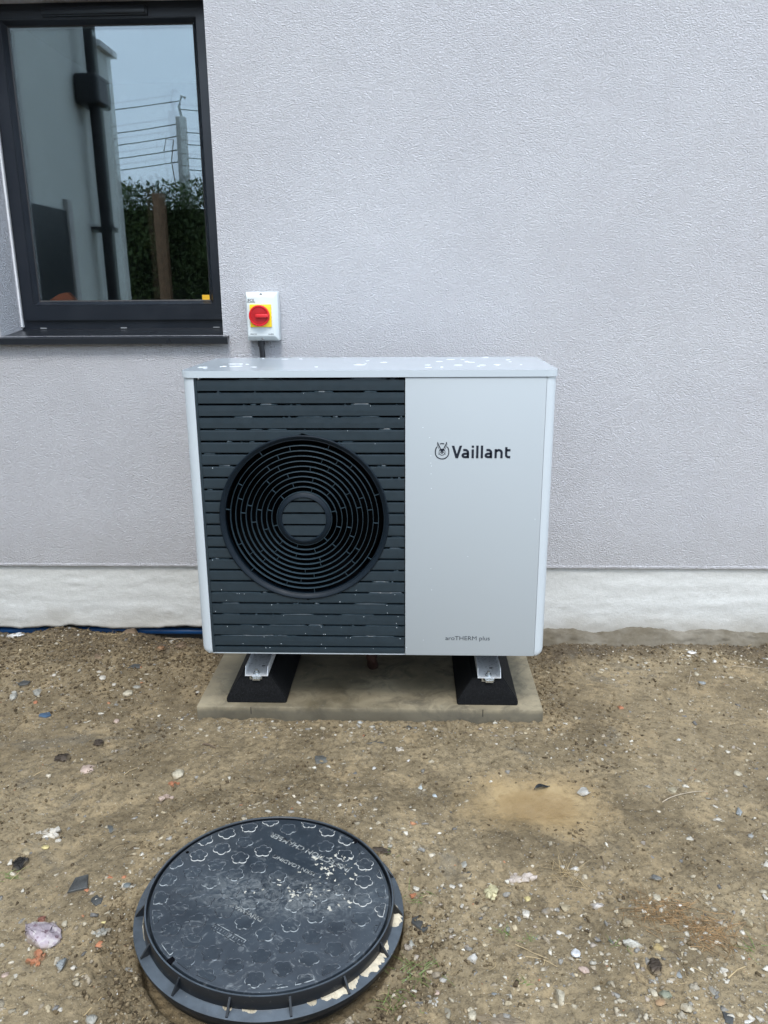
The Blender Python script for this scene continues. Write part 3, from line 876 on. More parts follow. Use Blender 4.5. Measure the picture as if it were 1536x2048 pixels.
box_obj('shade_box', (-.50, .50, -.49, -.19, .212, ZB-.0008), M_black, hp)  # unseen box added under the unit to darken the slab
for px_ in (.12, .19):  # black pipes added behind the unit to keep light off the slab
    bm = bmesh.new(); tube(bm, [(px_, -.30, .215), (px_, -.24, .15), (px_, -.14, .14), (px_, .02, .16)], .032, 14)
    bm_obj('shade_pipe', bm, M_conduit, hp, smooth=60)
# water lying on the lid, beads in the louvres, drops on the panel
def blob(bm, cx, cy, rx, ry, h, z, seed, axis='z', n=14, irregular=.35):
    rg = np.random.default_rng(seed); ph = rg.random(4)*6.28
    rr = lambda a: 1+irregular*(.5*math.sin(2*a+ph[0])+.35*math.sin(3*a+ph[1])+.25*math.sin(5*a+ph[2]))
    def P(u, v, w): return (u, v, w) if axis == 'z' else (u, w, v)
    sgn = 1 if axis == 'z' else -1
    lv = [(1, 0), (.93, .45), (.75, .8), (.4, .98)]
    rings = [[bm.verts.new(P(cx+rx*s*rr(a)*math.cos(a), cy+ry*s*rr(a)*math.sin(a), z+sgn*h*t)) for a in np.linspace(0, 2*math.pi, n+1)[:-1]] for s, t in lv]
    top = bm.verts.new(P(cx, cy, z+sgn*h))
    for A, B in zip(rings, rings[1:]):
        for k in range(n): bm.faces.new((A[k], A[(k+1) % n], B[(k+1) % n], B[k]))
    for k in range(n): bm.faces.new((rings[-1][k], rings[-1][(k+1) % n], top))
    bm.faces.new(rings[0][::-1])
bm = bmesh.new(); rg = random.Random(11)
clusters = [(-.47, -.50, .07, 12), (-.44, -.40, .05, 8), (-.05, -.45, .10, 5), (.17, -.47, .05, 4), (.27, -.35, .06, 6), (.24, -.52, .07, 8), (.33, -.47, .03, 3), (.40, -.45, .05, 4), (.48, -.42, .05, 4), (.05, -.25, .2, 7), (-.25, -.22, .15, 6), (.35, -.24, .15, 6), (-.15, -.56, .25, 5)]
i = 0
for cx, cy, sp, n_ in clusters:
    for k in range(int(n_*.62)):
        x = cx+rg.gauss(0, sp*.5); y_ = cy+rg.gauss(0, sp*.35); i += 1
        if not (UX0+.02 < x < UX1-.02 and YF+.02 < y_ < YB-.02): continue
        r = rg.uniform(.0025, .0095)*(1.4 if rg.random() < .25 else 1)
        blob(bm, x, y_, r*rg.uniform(1, 1.9), r*rg.uniform(.7, 1.3), .0013, ZTOP+.0002, i)
tag(bm_obj('water_puddles', bm, M_water, hp, smooth=60), kind='stuff')
bm = bmesh.new(); i = 500
for k in range(-1, 22):
    zg = Z1-PITCH*k
    for _ in range(rg.choice((6, 9, 11, 13))):
        ln = rg.choice((.004, .006, .01, .02, .03, .055)); x = rg.uniform(GX_0+.01, GX_1-.01)
        lo, hi = x-ln, x+ln
        if abs(zg-FCZ) < FR+.002:
            w = hw(FR, zg)+.008
            if hi > FCX-w and lo < FCX+w: continue
        if lo < GX_0 or hi > GX_1: continue
        i += 1
        # water held in the gap: a shallow tapering film clinging to the upper edge of the louvre
        n = 16; pts = []
        h0 = GAP*rg.uniform(.4, 1.0)
        vt, vb, vf = [], [], []
        for q in range(n+1):
            t = q/n; xx = lo+(hi-lo)*t; hh = h0*min(1, min(t, 1-t)*2*ln/.0045)*(1+.10*math.sin(7*t+i))
            vb.append(bm.verts.new((xx, YF+.0038, zg-GAP*.5-.0006))); vf.append(bm.verts.new((xx, YF+.0030, zg-GAP*.5+hh*.45))); vt.append(bm.verts.new((xx, YF+.0065, zg-GAP*.5+max(hh, .0002))))
        for q in range(n):
            bm.faces.new((vb[q], vb[q+1], vf[q+1], vf[q])); bm.faces.new((vf[q], vf[q+1], vt[q+1], vt[q]))
tag(bm_obj('water_beads', bm, M_bead, hp, smooth=60), kind='stuff')
bm = bmesh.new()
for k in range(60):
    x = rg.uniform(GX_0, GX_1); z = rg.uniform(ZB+.02, ZL-.02) if rg.random() < .4 else rg.uniform(ZB+.01, .48)
    if math.hypot(x-FCX, z-FCZ) < FR+.006: continue
    kk = round((Z1-z)/PITCH); z = Z1-kk*PITCH - GAP*.5 - rg.uniform(.001, .004) if rg.random() < .7 else Z1-kk*PITCH+GAP*.5+rg.uniform(.0015, .006)
    blob(bm, x, z, rg.uniform(.0007, .0014), rg.uniform(.0007, .0014), .0006, YF+.0031, 900+k, 'y', 7, .1)
for x, z in ((.180, .97), (.184, .915), (.184, .893), (.186, .884), (.185, .86), (.186, .815), (.165, .32), (.1125, .293), (.30, .60), (.187, .56), (.19, .49), (.50, .72), (.16, 1.0)):
    blob(bm, x, z, .0011, .0014, .0007, YF-.0005, int(x*1e4), 'y', 8, .1)
tag(bm_obj('water_drops', bm, simple('droplet', (.8, .86, .9), .08), hp, smooth=60), kind='stuff')

# ------------------------------------------------------------ concrete slab
bm = bmesh.new(); box(bm, -.594, .564, -.565, -.085, -.03, .0475, bev=.0035)
slab = bm_obj('paving_slab', bm, M_conc, smooth=40)
tag(slab, 'grey brown concrete slab lying under the heat pump', 'slab')
for x in (-.410, .365):
    box_obj('edge_notch', (x-.0012, x+.0012, -.5662, -.5640, .022, .0472), simple('notch', (.03, .028, .024), .9), slab)
# ------------------------------------------------------------ ground
MC = (-.1883, -1.4427)      # centre of the chamber cover
def gh(x, y, fine=True):
    """height of the bare earth at (x, y); works on arrays"""
    x = np.asarray(x, float); y = np.asarray(y, float)
    z = (fbm(x*1.1+3, y*1.1, 3, 2)-.5)*.022
    z = z*sst(.0, .25, np.hypot(np.maximum(np.abs(x+.015)-.58, 0), np.maximum(np.abs(y+.30)-.26, 0)))
    # spoil heaped against the wall on the left, level earth on the right
    left = sst(-.55, -.75, x)
    z = z + left*sst(-.42, -.10, y)*(.030+.022*fbm(x*7, y*7, 3, 8))
    mound = np.exp(-((x+1.28)/.17)**2)+.6*np.exp(-((x+1.0)/.07)**2)+.35*np.exp(-((x+1.6)/.1)**2)
    z = z + .046*mound*np.exp(-((y+.035)/.10)**2)
    z = z - left*(1-np.clip(mound, 0, 1))*.022*sst(-.06, .0, y)
    z = z - .02*np.exp(-((x+.68)/.10)**2)*sst(-.12, -.02, y)
    right = sst(.55, .75, x)
    z = z + right*sst(-.5, -.02, y)*.040
    # chamber cover: a hollow dug round the near side, earth level with the cover behind it
    dx, dy = x-MC[0], y-MC[1]; r = np.hypot(dx, dy)
    bk = sst(-.35, .75, (dy*.93-dx*.25)/np.maximum(r, 1e-6))
    nearr = sst(.62, .31, r)
    z = z + nearr*bk*.047
    z = z - sst(.46, .33, r)*(1-bk)*.012
    z = np.where(r < .292, -.035 + 0*z, z)
    z = z - .030*(1-sst(.290, .304, r))*(1-bk*.9)
    # puddle hollow
    p = np.hypot((x-.475)/.20, (y+1.00)/.125)
    z = z*(sst(.6, 1.6, p)*.75+.25) - .004*sst(1.15, .3, p)
    rd = np.abs(fbm(x*5+1.3, y*6.5, 3, 33)-.5)*2
    z = z - .0065*(1-sst(.0, .10, rd))*sst(.75, 1.4, p)*sst(.30, .36, r)*sst(0, .06, np.hypot(np.maximum(np.abs(x+.015)-.58, 0), np.maximum(np.abs(y+.30)-.26, 0)))
    if fine:
        smooth = np.clip(sst(.75, 1.4, p), .05, 1)
        rough = .35+.65*sst(.42, .62, fbm(x*2.3+9, y*2.3, 3, 40))
        edge = np.exp(-((r-.36)/.07)**2)*(1-bk)*2.2 + left*sst(-.3, -.05, y)*2.4 + .8*right*sst(-.25, -.05, y)
        near_slab = np.exp(-(np.hypot(np.maximum(np.abs(x+.015)-.58, 0), np.maximum(np.abs(y+.32)-.25, 0))/.06)**2)*.7
        rough = (rough+edge+near_slab)*smooth
        z = z + rough*((fbm(x*14, y*14, 3, 50)-.5)*.013)
        c = fbm(x*45+.7*fbm(x*9, y*9, 2, 3), y*52, 3, 60)
        z = z + rough*(np.abs(c-.5)*-.018 + .0024) + (.4+rough)*(vnoise(x*150, y*150, 77)-.5)*.0028
    return z
def gz(x, y): return float(gh(np.array([x]), np.array([y]), False)[0])

def axis_pts(lo, hi, step, far):
    a = list(np.arange(lo, hi+step/2, step)); s = step
    L_, R_ = [], []
    x = lo
    while x > -far: s *= 1.28; x -= s; L_.append(x)
    x = hi; s = step
    while x < far: s *= 1.28; x += s; R_.append(x)
    return np.array(L_[::-1]+a+R_)
gx = axis_pts(-1.80, 1.85, .0055, 90); gy = axis_pts(-1.98, .07, .0055, 90)
XX, YY = np.meshgrid(gx, gy)
ZZ = gh(XX, YY)
far = np.maximum(sst(2.0, 4, np.abs(XX)), sst(2.2, 4, -YY))
ZZ = ZZ*(1-far)
ZZ = np.where(YY > .12, -.02, ZZ)
me = bpy.data.meshes.new('ground')
nx, ny = len(gx), len(gy)
me.vertices.add(nx*ny)
me.vertices.foreach_set('co', np.stack([XX, YY, ZZ], -1).astype(np.float32).ravel())
ii, jj = np.meshgrid(np.arange(nx-1), np.arange(ny-1))
a = (jj*nx+ii).ravel()
faces = np.stack([a, a+1, a+nx+1, a+nx], 1)
me.loops.add(faces.size); me.loops.foreach_set('vertex_index', faces.ravel())
me.polygons.add(len(faces)); me.polygons.foreach_set('loop_start', np.arange(0, faces.size, 4)); me.polygons.foreach_set('loop_total', np.full(len(faces), 4))
me.update(); me.polygons.foreach_set('use_smooth', [True]*len(faces))

def mat_ground():
    s = NT('bare_earth')
    big = s.noise(1.5, 5, .6, dist=.4); mid = s.noise(6.5, 7, .66, dist=.5); fine = s.noise(48, 6, .7); mic = s.noise(210, 4, .6)
    A, B, C, D = (.148, .112, .063), (.246, .190, .112), (.300, .236, .142), (.062, .046, .027)
    c = s.mix(s.ramp(mid, [(.36, 0.), (.62, 1.)]), A, B)
    c = s.mix(s.math('MULTIPLY', s.ramp(big, [(.46, 0.), (.60, 1.)]), .7), c, C)
    c = s.mix(s.math('MULTIPLY', s.ramp(fine, [(.34, 1.), (.50, 0.)]), .60), c, D)
    c = s.mix(s.math('MULTIPLY', s.ramp(fine, [(.56, 0.), (.72, 1.)]), .40), c, (.370, .305, .205))
    c = s.mix(s.math('MULTIPLY', s.ramp(s.noise(95, 5, .7), [(.36, 1.), (.45, 0.)]), .55), c, (.042, .031, .021))
    # damp, darker earth by the wall and round the slab
    sep = s.n('ShaderNodeSeparateXYZ'); s.l(s.tc.outputs['Object'], sep.inputs[0])
    yy = s.math('ADD', sep.outputs['Y'], s.math('MULTIPLY', s.noise(4, 4), .35))
    c = s.mix(s.math('MULTIPLY', s.ramp(yy, [(-.12, 0.), (.12, 1.)]), .72), c, (.070, .052, .035))
    # grey shaly patches and reddish brick dust
    c = s.mix(s.math('MULTIPLY', s.ramp(s.noise(3.3, 6, .7, dist=1), [(.60, 0.), (.68, 1.)]), .40), c, (.115, .110, .096))
    # muddy bottom of the puddle
    mp = s.mapping((1/.30, 1/.19, 1), loc=(-.475/.30, 1.00/.19, 0))
    g = s.n('ShaderNodeTexGradient', gradient_type='SPHERICAL'); s.l(mp, g.inputs[0])
    pud = s.ramp(s.math('ADD', g.outputs['Fac'], s.math('ADD', s.math('MULTIPLY', s.math('SUBTRACT', mid, .5), 1.5), s.math('MULTIPLY', s.math('SUBTRACT', fine, .5), .9))), [(.08, 0.), (.70, 1.)])
    c = s.mix(s.math('MULTIPLY', pud, .68), c, s.mix(s.ramp(s.noise(9, 5, .6), [(.35, 0.), (.7, 1.)]), (.290, .195, .085), (.430, .315, .165)))
    # pale grit pressed into the surface
    def grit(scale, thr, col, f):
        nonlocal c
        v = s.n('ShaderNodeTexVoronoi'); v.inputs['Scale'].default_value = scale; s.l(s.tc.outputs['Object'], v.inputs['Vector'])
        sp = s.n('ShaderNodeSeparateColor'); s.l(v.outputs['Color'], sp.inputs[0])
        m = s.math('MULTIPLY', s.ramp(v.outputs['Distance'], [(.22, 1.), (.30, 0.)]), s.ramp(sp.outputs[0], [(thr, 0.), (thr+.02, 1.)]))
        m = s.math('MULTIPLY', m, s.math('SUBTRACT', 1.0, pud))
        c = s.mix(s.math('MULTIPLY', m, f), c, col)
    grit(150, .92, (.42, .37, .29), .8); grit(230, .93, (.38, .34, .26), .7); grit(110, .95, (.13, .13, .13), .7)
    rr = s.ramp(mid, [(.38, .62), (.62, .92)])
    rr = s.mix(pud, rr, (.34, .34, .34))
    h = s.math('ADD', s.math('MULTIPLY', fine, 1.0), s.math('MULTIPLY', mic, .5))
    h = s.math('MULTIPLY', h, s.math('SUBTRACT', 1.0, s.math('MULTIPLY', pud, .85)))
    s.bsdf(c, rr, 0, s.bump(h, 1.0, .008), spec=.3)
    return s.m
M_ground = mat_ground()
g = link('ground', me, M_ground); tag(g, 'bare trampled brown earth with grit and small stones', None, None, 'structure')

# --- coloured scatter built as one mesh
def scatter_mesh(name, P, S, rotz, tilt, cols, protos, rough=.75, wetspec=.35):
    """P (n,3), S (n,3) sizes, protos list of (verts, faces)"""
    n = len(P); pick = rng.integers(0, len(protos), n)
    Vs, Fs, Cs = [], [], []; off = 0
    for k, (pv, pf) in enumerate(protos):
        idx = np.where(pick == k)[0]
        if not len(idx): continue
        pv = np.asarray(pv); pf = np.asarray(pf)
        v = pv[None]*S[idx][:, None, :]
        ct, st = np.cos(tilt[idx])[:, None], np.sin(tilt[idx])[:, None]
        y_ = v[..., 1]*ct-v[..., 2]*st; z_ = v[..., 1]*st+v[..., 2]*ct; v = np.stack([v[..., 0], y_, z_], -1)
        c, s_ = np.cos(rotz[idx])[:, None], np.sin(rotz[idx])[:, None]
        v = np.stack([v[..., 0]*c-v[..., 1]*s_, v[..., 0]*s_+v[..., 1]*c, v[..., 2]], -1)+P[idx][:, None, :]
        m = len(pv)
        Fs.append((pf[None]+(np.arange(len(idx))*m)[:, None, None]+off).reshape(-1, 3)); off += m*len(idx)
        Vs.append(v.reshape(-1, 3)); Cs.append(np.repeat(cols[idx], m, 0))
    V = np.concatenate(Vs).astype(np.float32); F = np.concatenate(Fs); Cc = np.concatenate(Cs)
    me = bpy.data.meshes.new(name)
    me.vertices.add(len(V)); me.vertices.foreach_set('co', V.ravel())
    me.loops.add(F.size); me.loops.foreach_set('vertex_index', F.ravel().astype(np.int32))
    me.polygons.add(len(F)); me.polygons.foreach_set('loop_start', np.arange(0, F.size, 3)); me.polygons.foreach_set('loop_total', np.full(len(F), 3))
    me.update()
    at = me.color_attributes.new('stone_colour', 'FLOAT_COLOR', 'POINT')
    at.data.foreach_set('color', np.concatenate([Cc, np.ones((len(Cc), 1))], 1).astype(np.float32).ravel())
    s = NT(name+'_mat')
    at = s.n('ShaderNodeAttribute', attribute_name='stone_colour')
    c = s.mix(s.ramp(s.noise(160, 4, .65), [(.32, .0), (.6, 1.)]), (.55, .52, .48), (1.12, 1.1, 1.06))
    c = s.mix(1.0, at.outputs['Color'], c, 'MULTIPLY')
    s.bsdf(c, rough, 0, s.bump(s.noise(420, 3), .4, .001), spec=wetspec)
    return link(name, me, s.m)
def rock_proto(seed, n=10, flat=.7):
    bm = bmesh.new(); lump(bm, (0, 0, 0), (1, 1, flat), seed, n)
    bmesh.ops.triangulate(bm, faces=bm.faces); bm.verts.index_update()
    r = ([tuple(v.co) for v in bm.verts], [[v.index for v in f.verts] for f in bm.faces]); bm.free(); return r
PR = [rock_proto(100+i, 12) for i in range(10)]
PR_S = [rock_proto(200+i, 7) for i in range(6)]

def sample(n, dens, box_=(-1.75, 1.8, -1.95, -.0)):
    out = np.zeros((0, 2))
    while len(out) < n:
        p = np.stack([rng.uniform(box_[0], box_[1], n*2), rng.uniform(box_[2], box_[3], n*2)], 1)
        d = dens(p[:, 0], p[:, 1]); p = p[rng.random(len(p)) < d]; out = np.concatenate([out, p])
    return out[:n]
def blocked(x, y):
    slab_ = (np.abs(x+.015) < .585) & (y > -.572) & (y < -.08)
    cov = np.hypot(x-MC[0], y-MC[1]) < .308
    pud = np.hypot((x-.475)/.17, (y+1.0)/.10) < 1
    return slab_ | cov | pud
def dens_gravel(x, y):
    d = .05+.10*sst(.5, .7, fbm(x*3+2, y*3, 3, 90))
    d = d + .95*sst(-.05, .35, x)*sst(-1.28, -1.62, y)*np.clip(.35+.9*sst(.40, .62, fbm(x*5, y*5, 3, 91)), 0, 1)*(.35+.65*sst(1.0, .25, x))
    d = d + .30*sst(.2, .6, x)*sst(-1.1, -1.5, y)
    d = d + .22*sst(-.4, -.7, x)*sst(-1.25, -1.6, y)
    d = d + .38*np.exp(-(np.maximum(np.abs(y+.60)-.03, 0)/.045)**2)*(np.abs(x) < .68)
    d = d + .35*sst(.7, 1.2, x)*np.exp(-((y+.13)/.09)**2) + .16*sst(-.6, -.9, x)*sst(-.9, -.3, y)
    d = d + .30*np.exp(-((np.hypot(x-MC[0], y-MC[1])-.37)/.06)**2)
    return np.where(blocked(x, y), 0, np.clip(d, 0, 1))
pal = np.array([(.52, .47, .38), (.42, .37, .28), (.60, .57, .50), (.34, .29, .22), (.28, .27, .25), (.46, .39, .27), (.58, .55, .49), (.19, .185, .18), (.40, .35, .30), (.45, .22, .12)])
palw = np.array([.16, .2, .09, .2, .1, .1, .05, .05, .04, .01]); palw = palw/palw.sum()
def make_scatter(name, n, dens, smin, smax, protos, pal, palw, flat=(.35, .75), sink=.25, powr=2.2, **kw):
    p = sample(n, dens)
    s_ = smin+(smax-smin)*rng.random(n)**powr
    S = np.stack([s_*rng.uniform(.8, 1.35, n), s_*rng.uniform(.65, 1.0, n), s_*rng.uniform(flat[0], flat[1], n)], 1)
    z = gh(p[:, 0], p[:, 1]); P = np.stack([p[:, 0], p[:, 1], z+S[:, 2]*sink], 1)
    cols = (pal[rng.choice(len(pal), n, p=palw)]*rng.uniform(.58, 1.0, (n, 1)))
    o = scatter_mesh(name, P, S, rng.uniform(0, 6.28, n), rng.normal(0, .18, n), cols, protos, **kw)
    return o
tag(make_scatter('gravel', 8500, dens_gravel, .0020, .0122, PR, pal, palw, powr=2.5, sink=-.05), 'loose mixed gravel pressed into the bare earth', None, None, 'stuff')
def dens_grit(x, y):
    d = .16+.5*dens_gravel(x, y)+.3*sst(.45, .7, fbm(x*6, y*6, 3, 95))
    return np.where(blocked(x, y), 0, np.clip(d, 0, 1))
palg = np.array([(.42, .38, .30), (.33, .29, .22), (.52, .49, .43), (.30, .25, .18), (.12, .115, .11), (.45, .24, .14)])
tag(make_scatter('grit', 20000, dens_grit, .0010, .0036, PR_S, palg, np.array([.26, .28, .12, .22, .11, .01]), powr=1.5), 'fine pale grit strewn over the earth', None, None, 'stuff')
def dens_clod(x, y):
    r = np.hypot(x-MC[0], y-MC[1])
    d = .025+.16*sst(.52, .7, fbm(x*4+5, y*4, 3, 97))
    d = d + 1.3*sst(-.6, -.68, x)*sst(-.26, -.10, y) + .5*sst(-.55, -.65, x)*sst(-.5, -.2, y)
    d = d + .95*np.exp(-((r-.345)/.045)**2)*sst(.35, -.2, (y-MC[1])/np.maximum(r, .01))
    d = d + .45*np.exp(-((x-.62)/.06)**2)*(y > -.62) + .3*sst(.6, .8, x)*sst(-.25, -.1, y)
    return np.where(blocked(x, y), 0, np.clip(d, 0, 1))
palc = np.array([(.215, .166, .102), (.16, .122, .074), (.27, .212, .134), (.10, .075, .048)])
tag(make_scatter('soil_crumbs', 22000, dens_clod, .0012, .0085, PR, palc, np.array([.35, .3, .2, .15]), flat=(.5, .9), powr=2.4, rough=.9, wetspec=.15), 'crumbled brown soil and small clods', None, None, 'stuff')

# --- individual stones ----------------------------------------------------
_mc = {}
def stone_mat(col, kind):
    key = (col, kind)
    if key in _mc: return _mc[key]
    s = NT('stone_'+kind)
    a = s.noise(110, 6, .72, dist=.5); b = s.noise(22, 4, .6)
    d = tuple(c*.55 for c in col); li = tuple(min(.85, c*1.22) for c in col)
    c = s.mix(s.ramp(b, [(.35, 0.), (.65, 1.)]), d, li)
    c = s.mix(s.math('MULTIPLY', s.ramp(a, [(.52, 0.), (.66, 1.)]), .55), c, tuple(x*.7 for x in col))
    if kind == 'veined':
        c = s.mix(s.ramp(s.vor(62), [(.22, 1.), (.34, 0.)]), c, (.16, .11, .13))
        c = s.mix(s.math('MULTIPLY', s.ramp(s.noise(40, 5, .7, dist=1), [(.52, 0.), (.6, 1.)]), .8), c, (.50, .46, .44))
    # soil smeared on the lower part
    sep = s.n('ShaderNodeSeparateXYZ'); s.l(s.tc.outputs['Generated'], sep.inputs[0])
    low = s.math('ADD', sep.outputs['Z'], s.math('MULTIPLY', s.noise(60, 4), .5))
    c = s.mix(s.math('MULTIPLY', s.ramp(low, [(.72, 1.), (1.0, 0.)]), .75), c, (.215, .165, .10))
    s.bsdf(c, .62 if kind != 'slate' else .42, 0, s.bump(a, .6, .003), spec=.35)
    _mc[key] = s.m; return s.m
def stone(x, y, w, l, h, rot, col, kind, name, label, seed, cat):
    bm = bmesh.new()
    rg = np.random.default_rng(seed)
    if kind == 'slate':
        n = int(rg.integers(4, 7)); an = np.sort(rg.random(n)*.7+np.arange(n))*2*math.pi/n
        pts = [(w/2*math.cos(t)*rg.uniform(.85, 1.1), l/2*math.sin(t)*rg.uniform(.85, 1.1)) for t in an]
        extrude_poly(bm, pts, -h*.4, h*.5, 'z', bev_top=min(.0012, h*.3), seg=1)
        for v in bm.verts: v.co.z += v.co.x*.10*rg.choice((-1, 1)) if False else 0
    elif kind == 'crumbly':
        for k in range(11):
            q = rg.normal(0, .27, 2); r = rg.uniform(.16, .42)
            lump(bm, (q[0]*w, q[1]*l, h*.12*rg.random()), (w*r*.8, l*r*.8, h*rg.uniform(.3, .6)), seed*31+k, 14)
    else:
        n = {'round': 30, 'angular': 11, 'veined': 30, 'clod': 34, 'flat': 13}[kind]
        lump(bm, (0, 0, 0), (w/2, l/2, h/2), seed*7, n)
        bmesh.ops.bevel(bm, geom=list(bm.edges), offset=min(w, l)*.022, segments=1, affect='EDGES')
    if kind != 'slate':
        bmesh.ops.triangulate(bm, faces=bm.faces)
        bmesh.ops.subdivide_edges(bm, edges=bm.edges, cuts=1)
        A_ = .05*min(w, l) if kind != 'clod' else .09*min(w, l)
        for v in bm.verts:
            v.co += Vector(rg.normal(0, 1, 3))*A_*.35
    z = gz(x, y)
    o = bm_obj(name, bm, stone_mat(col, kind), loc=(x, y, z+h*.06), rot=(rg.normal(0, .08), rg.normal(0, .08), rot), smooth=(32 if kind in ('round', 'veined') else 14))
    return tag(o, label, cat)
